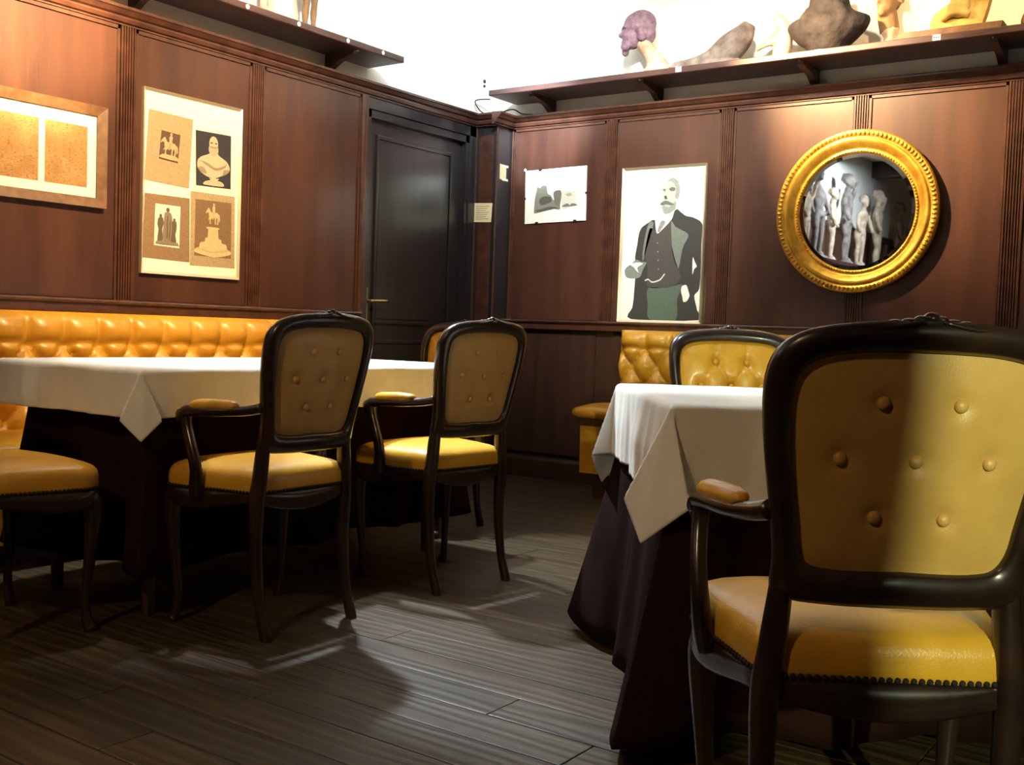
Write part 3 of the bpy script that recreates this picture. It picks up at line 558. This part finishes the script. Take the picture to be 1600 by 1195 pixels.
pp('printed_tie', [(.272, .58), (.295, .582), (.300, .57), (.287, .55), (.265, .520), (.252, .526)], 'ph_tie', (.22, .25, .22), .0237)
pp('printed_face', [(.262, .690), (.272, .720), (.276, .76), (.292, .80), (.330, .822), (.365, .810), (.382, .765), (.378, .71), (.362, .66), (.33, .628), (.29, .622), (.272, .65)], 'ph_face', (.43, .46, .41), .0227)
pp('printed_hair', [(.300, .806), (.318, .822), (.345, .826), (.372, .806), (.386, .76), (.380, .712), (.366, .706), (.356, .72), (.360, .75), (.350, .79), (.325, .806)], 'ph_hair', (.26, .29, .26), .0232)
pp('printed_jaw', [(.281, .668), (.318, .660), (.345, .68), (.362, .69), (.362, .651), (.345, .636), (.325, .625), (.292, .625)], 'ph_jaw', (.26, .29, .26), .0232)
pp('printed_moustache', [(.262, .680), (.280, .692), (.294, .698), (.315, .694), (.332, .685), (.354, .676), (.33, .670), (.300, .676), (.281, .672)], 'ph_must', (.11, .13, .12), .0237)
pp('printed_nose', [(.286, .724), (.300, .728), (.309, .707), (.292, .706)], 'ph_eye', (.06, .07, .065), .0237)
pp('printed_brow', [(.315, .764), (.335, .774), (.354, .768), (.352, .752), (.328, .752)], 'ph_must', (.11, .13, .12), .0237)
pp('printed_brow', [(.274, .760), (.285, .768), (.296, .760), (.290, .750)], 'ph_must', (.11, .13, .12), .0237)
pp('printed_ear', [(.362, .742), (.376, .746), (.378, .712), (.364, .708)], 'ph_jaw', (.26, .29, .26), .0237)
pp('printed_hand', [(.046, .302), (.068, .325), (.093, .336), (.105, .352), (.126, .361), (.150, .350), (.188, .344), (.17, .31), (.149, .26), (.11, .252), (.068, .255), (.05, .27)], 'ph_hand', (.20, .23, .20), .0227)
pp('printed_fingers', [(.085, .330), (.120, .345), (.165, .338), (.130, .315), (.140, .285), (.120, .30), (.105, .318)], 'ph_white', (.80, .84, .78), .0232)
pp('printed_hand', [(.423, .206), (.45, .214), (.465, .18), (.473, .153), (.458, .124), (.436, .119), (.428, .15), (.419, .177)], 'ph_white', (.80, .84, .78), .0237)
pp('printed_gap', [(.483, .37), (.497, .345), (.51, .32), (.495, .305), (.485, .276)], 'ph_white', (.80, .84, .78), .0227)
pp('printed_chain', [(.184, .243), (.205, .250), (.231, .234), (.278, .247), (.306, .278), (.311, .274), (.282, .240), (.232, .226), (.205, .242), (.184, .236)], 'ph_pale', (.58, .62, .56), .0237)
for i, z in enumerate((.46, .41, .36, .31)): obj('printed_button', mesh('printed_button', *ngon([(.245 + .004*math.cos(t*PI/4) + .004*i, z + .004*math.sin(t*PI/4)) for t in range(8)], .0232, .0235, fn)), flat('ph_jaw', (.26, .29, .26)), pt)
# gilt round mirror
MX, MZ = -1.806, 1.591
mr = empty('round_mirror', (MX, YR - .016, MZ)); tag(mr, 'round mirror in a gilt beaded frame on the panelled wall', 'mirror')
mf = lambda v: (v[0], -v[2], v[1])
obj('gilt_frame', mesh('gilt_frame', *lathe([(.300, .010), (.300, .022), (.306, .030), (.314, .030), (.320, .024), (.330, .030), (.352, .050), (.368, .054), (.374, .052), (.377, .046), (.382, .044), (.386, .048), (.410, .050), (.416, .046), (.420, .034), (.418, .012)], 96, (0, 0, 0), mf), True), 'gold', mr)
obj('glass', mesh('glass', *lathe([(.301, .010), (.301, .017), (.280, .0185)], 96, (0, 0, 0), mf)), 'mirror', mr)
bd = [ball((.398*math.cos(k*2*PI/110), -.050, .398*math.sin(k*2*PI/110)), (.0075, .0075, .0125), 6, 4, Matrix.Rotation(-k*2*PI/110 + PI/2, 3, 'Y')) for k in range(110)]
o = obj('outer_beading', mesh('outer_beading', *join(*bd), True), 'gold', mr); o['kind'] = 'stuff'
bd = [ball((.310*math.cos(k*2*PI/120), -.030, .310*math.sin(k*2*PI/120)), .006, 6, 4) for k in range(120)]
o = obj('inner_beading', mesh('inner_beading', *join(*bd), True), 'gold', mr); o['kind'] = 'stuff'
# notes and pin
n1 = tag(obj('paper_note', mesh('paper_note', *extr([(-.075, -.058), (.070, -.062), (.076, .056), (-.070, .062)], 0, .0015, lambda a, b, l: (a, -l, b))), 'note', None, (-4.112, 5.4235, 1.652)), 'square yellowed note with small print on the corner post', 'note')
for k in range(7): obj('print_line', mesh('print_line', *extr([(-.052, .036 - k*.013), (.052 - .012*(k % 3), .036 - k*.013), (.052 - .012*(k % 3), .040 - k*.013), (-.052, .040 - k*.013)], .0015, .0018, lambda a, b, l: (a, -l, b))), flat('note_ink', (.34, .27, .14)), n1)
n2 = tag(obj('paper_note', mesh('paper_note', *extr([(-.032, -.045), (.036, -.052), (.034, .040), (-.034, .050)], 0, .0015, lambda a, b, l: (l, a, b))), 'note', None, (-4.0155, 5.494, 1.908)), 'small curled yellow note taped on the side of the corner post', 'note')
for z in (.040, -.044): obj('tape', mesh('tape', *box(.0016, .0022, -.008, .055, z - .008, z + .006)), 'label', n2)
tag(obj('wall_pin', mesh('wall_pin', *lathe([(.003, 0), (.003, .006), (.009, .008), (.010, .012), (.006, .015)], 12, (0, 0, 0), mf), True), 'label', None, (-3.905, YR - .0085, 1.925)), 'white round pin above the frameless landscape photograph', 'pin')
# cable and hook at the corner
tag(obj('cable', mesh('cable', *sweep([(-4.10, 5.45, 2.36, .004, .004), (-4.16, 5.38, 2.345, .004, .004), (-4.155, 5.40, 2.30, .004, .004), (-4.13, 5.44, 2.27, .004, .004), (-4.06, 5.47, 2.268, .004, .004), (-3.98, 5.52, 2.30, .004, .004), (-3.93, 5.56, 2.275, .004, .004), (-3.86, 5.57, 2.267, .004, .004)], 8, 5), True), 'black'), 'thin dark cable looping over the corner post cornice', 'cable')
hk = empty('wall_hook', (-4.19, 5.50, 2.46)); tag(hk, 'small dark hook screwed into the white plaster near the corner', 'hook')
obj('plate', mesh('plate', *lathe([(.012, 0), (.012, .006), (.006, .010)], 14, (0, 0, .03), lambda v: (v[2] - .03, v[0], v[1] + .03)), True), 'black', hk)
obj('screw', mesh('screw', *lathe([(.009, 0), (.009, .006), (.005, .010)], 14, (0, 0, .0), lambda v: (v[2], v[0], v[1])), True), 'black', hk)

# ------------------------------------------------------------------ buttoned benches
TP = .1603
def tuft(u, z, z1, zt, amp):
    """pillow height at position u along, height z; z1 first button row, zt top"""
    if z >= z1:
        s = abs(math.sin(PI*u/TP)); k = (z - z1)/(zt - z1)
        low = min(1, k/.28)**.5
        return amp*(s**.38)*(.50 + .50*low) * (1 - .5*max(0, k - .5)/.5)
    a, b = u/TP, (z1 - z)/(2*.105)
    s = abs(math.sin(PI*(a + b))*math.sin(PI*(a - b)))
    return amp*(s**.40)*(.55 + .45*min(1, (z1 - z)/.025)**.5)
def bench(name, fn, l0, l1, u0, z1, zt, sdep, szt, label, bd_, rows, base0, seat0=None):
    """fn(a,b,l): a out of wall"""
    base = Vector(fn(0, 0, l0)); f2 = lambda a, b, l: tuple(Vector(fn(a, b, l)) - base)
    root = empty(name, base); tag(root, label, 'bench')
    amp = .066; n = int((l1 - l0)/.0125); zb = szt - .03; m = 44
    def g(i, j):
        l = l0 + (l1 - l0)*i; z = zb + (zt - zb)*j
        e = min(1, min(l - l0, l1 - l)/.03); e = math.sin(max(e, 0)*PI/2)
        top = min(1, (zt - z)/.035); top = math.sqrt(max(0, 1 - (1 - top)**2))
        return f2(bd_ + (tuft(l - u0, z, z1, zt, amp) + .012)*e*top, z, l)
    V, F = grid(n, m, g); nv = len(V)
    # close the sides to the wall
    V2 = [f2(bd_, zb + (zt - zb)*j/m, l) for l in (l0, l1) for j in range(m+1)]
    bk = obj('buttoned_back', mesh('buttoned_back', V, F, True), 'leather', root)
    obj('back_board', mesh('back_board', *wallbox(f2, l0, l1, .0165, bd_ + .004, .10, zt - .002)), 'leather', root)
    for r in range(rows):
        z = z1 - .105*r; off = .5*TP*(r % 2); k = math.ceil((l0 - u0 - off)/TP)
        while u0 + off + k*TP < l1 - .02:
            l = u0 + off + k*TP; k += 1
            if l < l0 + .03: continue
            V, F = ball((0, 0, 0), (.0085, .0085, .0085), 8, 6)
            p = Vector(f2(bd_ + .014, z, l)); q = obj('button', BT, None, root, p)
    s0 = l0 if seat0 is None else seat0
    V, F = grid(int((l1 - s0)/.03), 24, lambda i, j: sb_seat(i, j, s0, l1, bd_, sdep, szt, f2))
    nu_ = int((l1 - s0)/.03); F += [tuple(j*(nu_ + 1) for j in range(25)), tuple(j*(nu_ + 1) + nu_ for j in range(25))]
    obj('seat_cushion', mesh('seat_cushion', V, F, True), 'leather', root)
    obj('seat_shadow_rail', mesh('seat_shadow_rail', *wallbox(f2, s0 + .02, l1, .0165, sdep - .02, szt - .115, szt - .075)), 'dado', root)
    obj('base_panel', mesh('base_panel', *extr([(bd_, base0), (sdep - .045, base0), (sdep - .035, szt - .112), (bd_, szt - .112)], s0 + .035, l1, f2)), 'leather', root)
    obj('plinth', mesh('plinth', *wallbox(f2, s0 + .08, l1, bd_, sdep - .12, 0.0, base0)), 'dado', root)
    return root
def sb_seat(i, j, l0, l1, bd_, sd, zt, f2):
    l = l0 + (l1 - l0)*i; e = min(1, min(l - l0, l1 - l)/.06); e = .72 + .28*math.sqrt(max(0, 1 - (1 - e)**2))
    # around the section: bottom front -> nose -> top -> back
    t = j
    if t < .4:
        a = (t/.4)*PI; return f2(sd - .04 + .04*math.sin(a), zt - .0775 + .0375*(1 - math.cos(a))*e*.9 + (1-e)*.03, l)
    k = (t - .4)/.6
    return f2(sd - .04 - (sd - .04 - bd_)*k, zt - .010 + .012*math.sin(k*PI)*e - (1 - e)*.03 + (0 if k else 0), l)
BT = mesh('button', *ball((0, 0, 0), .0085, 8, 6), True); BT.materials.append(M['leather'])
bench('banquette', L_, 1.5, 4.28, 2.359, .806, .932, .62, .47, 'long ochre leather buttoned banquette along the left wall', .12, 3, .10)
bench('banquette', R_, -3.10, -.9, -2.93, .845, .945, .56, .525, 'ochre buttoned banquette below the portrait and mirror', .13, 3, .145, -3.155)

# ------------------------------------------------------------------ chairs
def ybk(x, z): return -.205 - (z - .45)*.20 + .55*x*x
OUT = [(.0, .952), (.06, .950), (.12, .944), (.168, .932), (.199, .908), (.212, .870), (.211, .810), (.200, .730), (.188, .660), (.181, .600), (.180, .552), (.155, .540), (.09, .536), (.0, .536)]
INN = [(.0, .908), (.05, .907), (.10, .904), (.143, .895), (.167, .876), (.175, .845), (.174, .795), (.166, .725), (.156, .665), (.149, .622), (.133, .597), (.105, .590), (.06, .589), (.0, .591)]
def loop(half):
    P = cr(half, 4); R = P; Lh = [(-x, z) for x, z in P[1:-1]][::-1]
    return R + Lh
CH = {}
def rot_tag(): pass
def chair_meshes():
    O, I = loop(OUT), loop(INN); n = len(O); V = []
    prof = [(0, .010), (.12, .020), (.5, .024), (.88, .016), (1, .004), (1, -.012), (.85, -.020), (.5, -.024), (.12, -.018), (0, -.010)]
    for (ox, oz), (ix, iz) in zip(O, I):
        for s, d in prof:
            x, z = ix + (ox - ix)*s, iz + (oz - iz)*s
            V.append((x, ybk(x, z) + d, z))
    k = len(prof); F = [(i*k + j, i*k + (j+1) % k, ((i+1) % n)*k + (j+1) % k, ((i+1) % n)*k + j) for i in range(n) for j in range(k)]
    CH['back_frame'] = mesh('back_frame', V, F, True)
    btn = [(-.053, .836), (.053, .836), (-.104, .755), (0, .755), (.104, .755), (-.049, .672), (.049, .672)]
    cx, cz = 0, .755
    def pad(sign, bulge, dimp, sig, pleat):
        V = []; R_n = 26
        for r in range(R_n + 1):
            q = 1 - r/R_n
            for x0, z0 in I:
                x, z = cx + (x0*1.02 - cx)*q, cz + ((z0 - cz)*1.02)*q
                h = bulge*(1 - q**4) + .004
                for bx, bz in btn: h -= dimp*math.exp(-((x - bx)**2 + (z - bz)**2)/(2*sig*sig))
                if pleat:
                    for bx, bz in btn:
                        for tx, tz in btn:
                            if (tx, tz) > (bx, bz) and .07 < math.hypot(tx - bx, tz - bz) < .105 and abs(tz - bz) > .02:
                                L = math.hypot(tx - bx, tz - bz); t = ((x - bx)*(tx - bx) + (z - bz)*(tz - bz))/L/L
                                if -.05 < t < 1.05: dd = abs((x - bx)*(tz - bz) - (z - bz)*(tx - bx))/L; h -= .007*math.exp(-dd/.005)
                        if bz > .8 and z > bz: h -= .007*math.exp(-abs(x - bx)/.004)
                V.append((x, ybk(x, z) + sign*h, z))
        nn = len(I); F = [(r*nn + i, r*nn + (i+1) % nn, (r+1)*nn + (i+1) % nn, (r+1)*nn + i) for r in range(R_n) for i in range(nn)]
        return V, F
    CH['back_cushion'] = mesh('back_cushion', *pad(1, .034, .020, .016, True), True)
    CH['outer_back'] = mesh('outer_back', *pad(-1, .012, .0075, .011, False), True)
    CH['bt_f'] = mesh('button', *ball((0, 0, 0), (.010, .007, .010), 10, 7), True); CH['bt_r'] = CH['bt_f'].copy(); CH['bt_r'].name = 'rear_button'
    CH['btn'] = btn
    # crest carving
    P = [ball((x, ybk(x, .955) - .002, z), r, 8, 6) for x, z, r in ((0, .955, (.012, .012, .009)), (.014, .953, (.010, .011, .006)), (-.014, .953, (.010, .011, .006)), (.030, .950, (.011, .011, .005)), (-.030, .950, (.011, .011, .005)), (.048, .949, (.010, .011, .004)), (-.048, .949, (.010, .011, .004)))]
    P += [sweep([(s*.012, ybk(0, .955) - .016, .950, .004, .004), (s*.05, ybk(.05, .95) - .018, .942, .004, .004), (s*.085, ybk(.085, .945) - .016, .940, .003, .003)], 6, 3) for s in (-1, 1)]
    CH['crest_carving'] = mesh('crest_carving', *join(*P), True)
    # seat outline (half): back centre -> front centre
    S = [(.0, -.212), (.09, -.212), (.165, -.208), (.190, -.180), (.208, -.10), (.228, -.01), (.243, .06), (.243, .105), (.218, .135), (.15, .146), (.08, .155), (.0, .160)]
    SL = loop(S); ns = len(SL)
    rings = [(1.0, .418), (1.012, .432), (1.012, .458), (.995, .474), (.95, .485), (.86, .4935), (.72, .501), (.5, .507), (.25, .509), (.02, .510)]
    V = [(x*k_, y_*k_, z) for k_, z in rings for x, y_ in SL]
    F = [(r*ns + i, r*ns + (i+1) % ns, (r+1)*ns + (i+1) % ns, (r+1)*ns + i) for r in range(len(rings)-1) for i in range(ns)] + [tuple(range(ns)), tuple(range((len(rings)-1)*ns, len(rings)*ns))]
    CH['seat_cushion'] = mesh('seat_cushion', V, F, True)
    # apron with serpentine lower edge
    def zlow(i): return .375 - .016*math.cos(2*PI*4*i/ns)
    rr_ = [(.965, 0), (1.0, 0), (1.012, .006), (1.004, .02), (1.012, .030), (1.012, None), (.965, None)]
    V = []
    for k_, dz in rr_:
        for i, (x, y_) in enumerate(SL):
            V.append((x*k_, y_*k_, .4205 if dz is None else zlow(i) + dz))
    q = len(rr_); F = [(r*ns + i, r*ns + (i+1) % ns, ((r+1) % q)*ns + (i+1) % ns, ((r+1) % q)*ns + i) for r in range(q) for i in range(ns)]
    CH['seat_rail'] = mesh('seat_rail', V, F, True)
    # braid of small nails round the seat
    dense = []
    for i in range(ns):
        a, b_ = SL[i], SL[(i+1) % ns]; L = math.hypot(b_[0]-a[0], b_[1]-a[1]); dense.append((a, b_, L))
    tot = sum(d[2] for d in dense); N = 130; P = []; acc = 0; idx = 0
    for k_ in range(N):
        t = tot*k_/N
        while acc + dense[idx][2] < t: acc += dense[idx][2]; idx += 1
        a, b_, L = dense[idx]; u = (t - acc)/L
        P.append(ball(((a[0] + (b_[0]-a[0])*u)*1.014, (a[1] + (b_[1]-a[1])*u)*1.014, .424), .0052, 5, 4))
    CH['nail_trim'] = mesh('nail_trim', *join(*P), True)
    for s, nm in ((-1, 'L'), (1, 'R')):
        CH['rear' + nm] = mesh('rear_leg', *sweep([(s*.164, ybk(.164, .62), .62, .010, .012), (s*.165, ybk(.165, .55), .55, .0175, .021), (s*.173, -.207, .46, .021, .022), (s*.180, -.204, .39, .022, .022), (s*.178, -.203, .25, .018, .018), (s*.176, -.222, .10, .0145, .0145), (s*.175, -.250, .012, .016, .017), (s*.175, -.252, 0, .016, .017)], 10, 4, .8), True)
        CH['front' + nm] = mesh('front_leg', *sweep([(s*.210, .105, .425, .024, .024), (s*.216, .115, .39, .030, .030), (s*.222, .122, .34, .026, .026), (s*.216, .116, .22, .018, .018), (s*.208, .108, .10, .0135, .0135), (s*.210, .114, .03, .014, .016), (s*.213, .122, .012, .018, .020), (s*.213, .122, 0, .016, .018)], 10, 4), True)
        CH['arm' + nm] = mesh('armrest', *sweep([(s*.186, ybk(.18, .66) + .005, .672, .016, .016), (s*.205, -.18, .662, .015, .015), (s*.232, -.10, .655, .016, .015), (s*.246, -.02, .652, .018, .016), (s*.250, .025, .648, .021, .019), (s*.251, .045, .632, .022, .017), (s*.248, .036, .618, .018, .014)], 10, 5, .85), True)
        CH['sup' + nm] = mesh('arm_support', *sweep([(s*.249, .030, .640, .016, .018), (s*.252, .022, .60, .0145, .017), (s*.256, -.006, .54, .0145, .018), (s*.252, -.022, .48, .016, .020), (s*.244, -.012, .43, .018, .022), (s*.238, -.006, .40, .016, .02)], 10, 4, .85), True)
        CH['pad' + nm] = mesh('arm_pad', *sweep([(s*.216, -.150, .670, .006, .005), (s*.218, -.145, .674, .017, .013), (s*.230, -.10, .675, .021, .016), (s*.244, -.03, .672, .021, .016), (s*.248, .0, .669, .017, .013), (s*.248, .006, .666, .006, .005)], 10, 4), True)
        CH['scroll' + nm] = mesh('scroll', *lathe([(.004, -.019), (.016, -.019), (.018, -.014), (.018, .014), (.016, .019), (.004, .019)], 14, (0, 0, 0), lambda v: (s*.250 + v[2], .040 + v[0], .638 + v[1])), True)
chair_meshes()
for k, m in dict(back_frame='chairwood', back_cushion='leather', outer_back='backvinyl', bt_f='leather', bt_r='backvinyl', crest_carving='chairwood', seat_cushion='leather', seat_rail='chairwood', nail_trim='bronze').items(): CH[k].materials.append(M[m])
for nm in 'LR':
    for k in ('rear', 'front', 'arm', 'sup', 'scroll'): CH[k + nm].materials.append(M['chairwood'])
    CH['pad' + nm].materials.append(M['leather'])
def chair(x, y, rz, label, arms=True, front=True, rear=True):
    r = empty('armchair' if arms else 'side_chair', (x, y, .0005), rz); tag(r, label, 'chair', 'ochre leather dining chairs')
    obj('back_frame', CH['back_frame'], None, r)
    obj('crest_carving', CH['crest_carving'], None, r)
    c = obj('back_cushion', CH['back_cushion'], None, r)
    o = obj('outer_back', CH['outer_back'], None, r, label='straw coloured vinyl outer back')
    for bx, bz in CH['btn']:
        if front: obj('button', CH['bt_f'], None, c, (bx, ybk(bx, bz) + .020, bz))
        if rear: obj('button', CH['bt_r'], None, o, (bx, ybk(bx, bz) - .0115, bz))
    s = obj('seat_cushion', CH['seat_cushion'], None, r)
    q = obj('seat_rail', CH['seat_rail'], None, r); t = obj('nail_trim', CH['nail_trim'], None, q); t['kind'] = 'stuff'
    for nm in 'LR':
        obj('leg', CH['rear' + nm], None, r); obj('leg', CH['front' + nm], None, r)
        if arms:
            a = obj('armrest', CH['arm' + nm], None, r); obj('arm_support', CH['sup' + nm], None, r)
            obj('arm_pad', CH['pad' + nm], None, a, label='small ochre leather arm pad'); obj('scroll', CH['scroll' + nm], None, a)
    return r
R90 = PI/2
chair(-2.578, 2.278, R90, 'armchair at the long table nearest the near cloth corner, seen from behind')
chair(-2.540, 3.063, math.radians(83), 'armchair at the long table nearest the door, a white light patch on its seat')
chair(-2.995, 1.715, 0, 'chair cut by the left frame edge with only its round ochre seat showing', arms=False)
chair(-3.17, 3.76, PI, 'armchair at the far end of the long table, mostly hidden behind another chair')
x, y = C2R(.577, 1.775); chair(x, y, YAW - .03, 'large armchair nearest the camera with half its straw back lit')
x, y = C2R(.748, 3.42); chair(x, y, YAW + PI, 'armchair facing the camera across the table with the big cloth corner')

# ------------------------------------------------------------------ tables
def rrect(w, d, n, rad=.02):
    """points round a rectangle, with outward direction, arclength parameter and closeness to a corner"""
    out = []; hw, hd = w/2, d/2
    sides = [((-hw, -hd), (hw, -hd), (0, -1)), ((hw, -hd), (hw, hd), (1, 0)), ((hw, hd), (-hw, hd), (0, 1)), ((-hw, hd), (-hw, -hd), (-1, 0))]
    for (a, b, nrm) in sides:
        L = math.hypot(b[0]-a[0], b[1]-a[1]); k = max(8, int(n*L))
        for i in range(k):
            t = i/k; p = (a[0] + (b[0]-a[0])*t, a[1] + (b[1]-a[1])*t)
            dc = min(t, 1-t)*L
            out.append((p, nrm, dc, t, L))
    return out
def skirt(loc, rz, w, d, z0, z1, flare, label, seed, inset=.0, sflare=None):
    rnd = random.Random(seed); P = rrect(w - 2*inset, d - 2*inset, 90); n = len(P); rows = 16; V = []
    ph = [rnd.uniform(0, 6.28) for _ in range(4)]
    for j in range(rows + 1):
        t = j/rows; z = z0 + (z1 - z0)*t
        for i, (p, nr, dc, tt, L) in enumerate(P):
            c = math.exp(-(dc/.075)**2)
            # blend the normal towards the diagonal near corners
            cx, cy = math.copysign(1, p[0])*.7071, math.copysign(1, p[1])*.7071
            nx, ny = nr[0]*(1-c) + cx*c, nr[1]*(1-c) + cy*c; q = math.hypot(nx, ny); nx, ny = nx/q, ny/q
            wave = .016*math.sin(i*.21 + ph[0]) + .010*math.sin(i*.47 + ph[1])
            sf = flare*.35 if sflare is None else sflare
            out = (sf + (flare - sf)*c)*t**1.15 + wave*t*(1 - .6*c)
            V.append((p[0] + nx*out, p[1] + ny*out, z + .012*math.sin(i*.13 + ph[2])*t))
    F = [(j*n + i, j*n + (i+1) % n, (j+1)*n + (i+1) % n, (j+1)*n + i) for j in range(rows) for i in range(n)]
    o = obj('table_skirt', mesh('table_skirt', V, F, True), 'skirt', None, loc, rz); tag(o, label, 'tablecloth')
    s = o.modifiers.new('solid', 'SOLIDIFY'); s.thickness = .002; s.offset = -1
    return o
def cloth(loc, rz, w, d, ztop, drop, label, seed, skew=(0, 0, 0, 0), lean=.10, creases=()):
    rnd = random.Random(seed); hw, hd = w/2, d/2; rad = .012
    def side(a):       # arc-length past the edge -> (outward, down)
        if a < rad*PI/2: an = a/rad; return rad*math.sin(an), rad*(1 - math.cos(an))
        return rad, rad + a - rad*PI/2
    nx, ny = int((w + 2*drop)/.008), int((d + 2*drop)/.008)
    def snap(vals, e):   # put grid lines on the edges
        return vals
    ph = [rnd.uniform(0, 6.28) for _ in range(6)]
    B = math.radians(22.5)
    us = [-hw - drop + (w + 2*drop)*i/nx for i in range(nx+1)]; vs = [-hd - drop + (d + 2*drop)*j/ny for j in range(ny+1)]
    for arr, h in ((us, hw), (vs, hd)):
        for e in (-h, h):
            k = min(range(len(arr)), key=lambda q: abs(arr[q] - e)); arr[k] = e
    V = []
    for v in vs:
        for u in us:
            ax, ay = max(abs(u) - hw, 0), max(abs(v) - hd, 0); sx, sy = math.copysign(1, u), math.copysign(1, v)
            x, y, z = max(-hw, min(hw, u)), max(-hd, min(hd, v)), ztop
            if ax > 0 and ay > 0:
                rho = math.hypot(ax, ay); phi = math.atan2(ay, ax)
                ps = -phi if phi < B else (phi - PI/4 if phi < PI/2 - B else PI/2 - phi)
                front = 1 - abs(phi - PI/4)/(PI/4)
                k = (sx > 0)*1 + (sy > 0)*2
                tx, ty = -sx*.7071, sy*.7071; ox, oy = sx*.7071, sy*.7071
                o, dn = side(rho*math.cos(ps)); tg = rho*math.sin(ps) + skew[k]*dn*(front**.5)
                out = o + dn*lean*(.15 + front) + .004*front
                x += ox*out + tx*tg; y += oy*out + ty*tg; z -= dn
            elif ax > 0 or ay > 0:
                a = ax or ay; o, dn = side(a); al = v if ax > 0 else u; h = hd if ax > 0 else hw
                edge = min(1, (h - abs(al))/.10)
                wv = (.010*math.sin(al*9 + ph[0]) + .007*math.sin(al*21 + ph[1]) + .004*math.sin(al*55 + ph[2]))*edge
                for cpos in creases: wv += .006*math.exp(-abs(al - cpos)/.008)
                out = o + (wv + .008)*min(1, dn/.12)
                if ax > 0: x += sx*out
                else: y += sy*out
                z -= dn
            else:
                z += .0006*math.sin(u*30 + ph[3])*math.sin(v*26 + ph[4])
            V.append((x, y, z))
    m = len(us); F = [(j*m + i, j*m + i + 1, (j+1)*m + i + 1, (j+1)*m + i) for j in range(len(vs)-1) for i in range(m-1)]
    o = obj('tablecloth', mesh('tablecloth', V, F, True), 'cloth', None, loc, rz); tag(o, label, 'tablecloth')
    q = o.modifiers.new('soften', 'SMOOTH'); q.iterations = 3; q.factor = .5
    s = o.modifiers.new('solid', 'SOLIDIFY'); s.thickness = .0018; s.offset = -1
    return o
def table(loc, rz, w, d, zt, label):
    r = empty('dining_table', loc, rz); tag(r, label, 'table')
    obj('table_top', mesh('table_top', *box(-w/2 + .02, w/2 - .02, -d/2 + .02, d/2 - .02, zt - .035, zt, .005)), 'tablewood', r)
    obj('apron', mesh('apron', *join(box(-w/2 + .09, w/2 - .09, -d/2 + .09, -d/2 + .11, zt - .11, zt - .036), box(-w/2 + .09, w/2 - .09, d/2 - .11, d/2 - .09, zt - .11, zt - .036), box(-w/2 + .09, -w/2 + .11, -d/2 + .11, d/2 - .11, zt - .11, zt - .036), box(w/2 - .11, w/2 - .09, -d/2 + .11, d/2 - .11, zt - .11, zt - .036))), 'tablewood', r)
    for sx in (-1, 1):
        for sy in (-1, 1):
            cx, cy = sx*(w/2 - .10), sy*(d/2 - .10)
            obj('leg', mesh('leg', *sweep([(cx, cy, zt - .04, .026, .026), (cx, cy, zt - .15, .026, .026), (cx, cy, .0, .017, .017)], 8, 2, .6), True), 'tablewood', r)
TLx, TLy, TLw, TLd = -3.055, 2.722, .752, 1.60
table((TLx, TLy, 0), 0, TLw - .06, TLd - .06, .757, 'long dining table under white cloth and brown skirt by the left bench')
skirt((TLx, TLy, 0), 0, TLw, TLd, .756, .15, .10, 'brown skirt cloth hanging under the white cloth of the long table', 3, .075, .0)
cloth((TLx, TLy, 0), 0, TLw, TLd, .772, .155, 'white cloth on the long table in front of the left bench', 5, (0, -.05, 0, 0), .14, (-.70, -.62, -.335, -.10, .22, .46))
RW, RD, RR = 1.10, .90, YAW + .035
cx_, cy_ = C2R(.36, 2.352)
ca, sa = math.cos(RR), math.sin(RR)
TRx, TRy = cx_ + RW/2*ca - RD/2*sa, cy_ + RW/2*sa + RD/2*ca
table((TRx, TRy, 0), RR, RW - .06, RD - .06, .757, 'dining table under white cloth and brown skirt in the right foreground')
skirt((TRx, TRy, 0), RR, RW, RD, .756, .04, .22, 'dark brown skirt cloth reaching the floor under the right foreground table', 8, .03, .06)
cloth((TRx, TRy, 0), RR, RW, RD, .772, .225, 'white cloth with a large hanging corner on the right foreground table', 9, (-.12, 0, 0, 0), .12, (-.36, -.30, -.22, -.12, .05, .2))
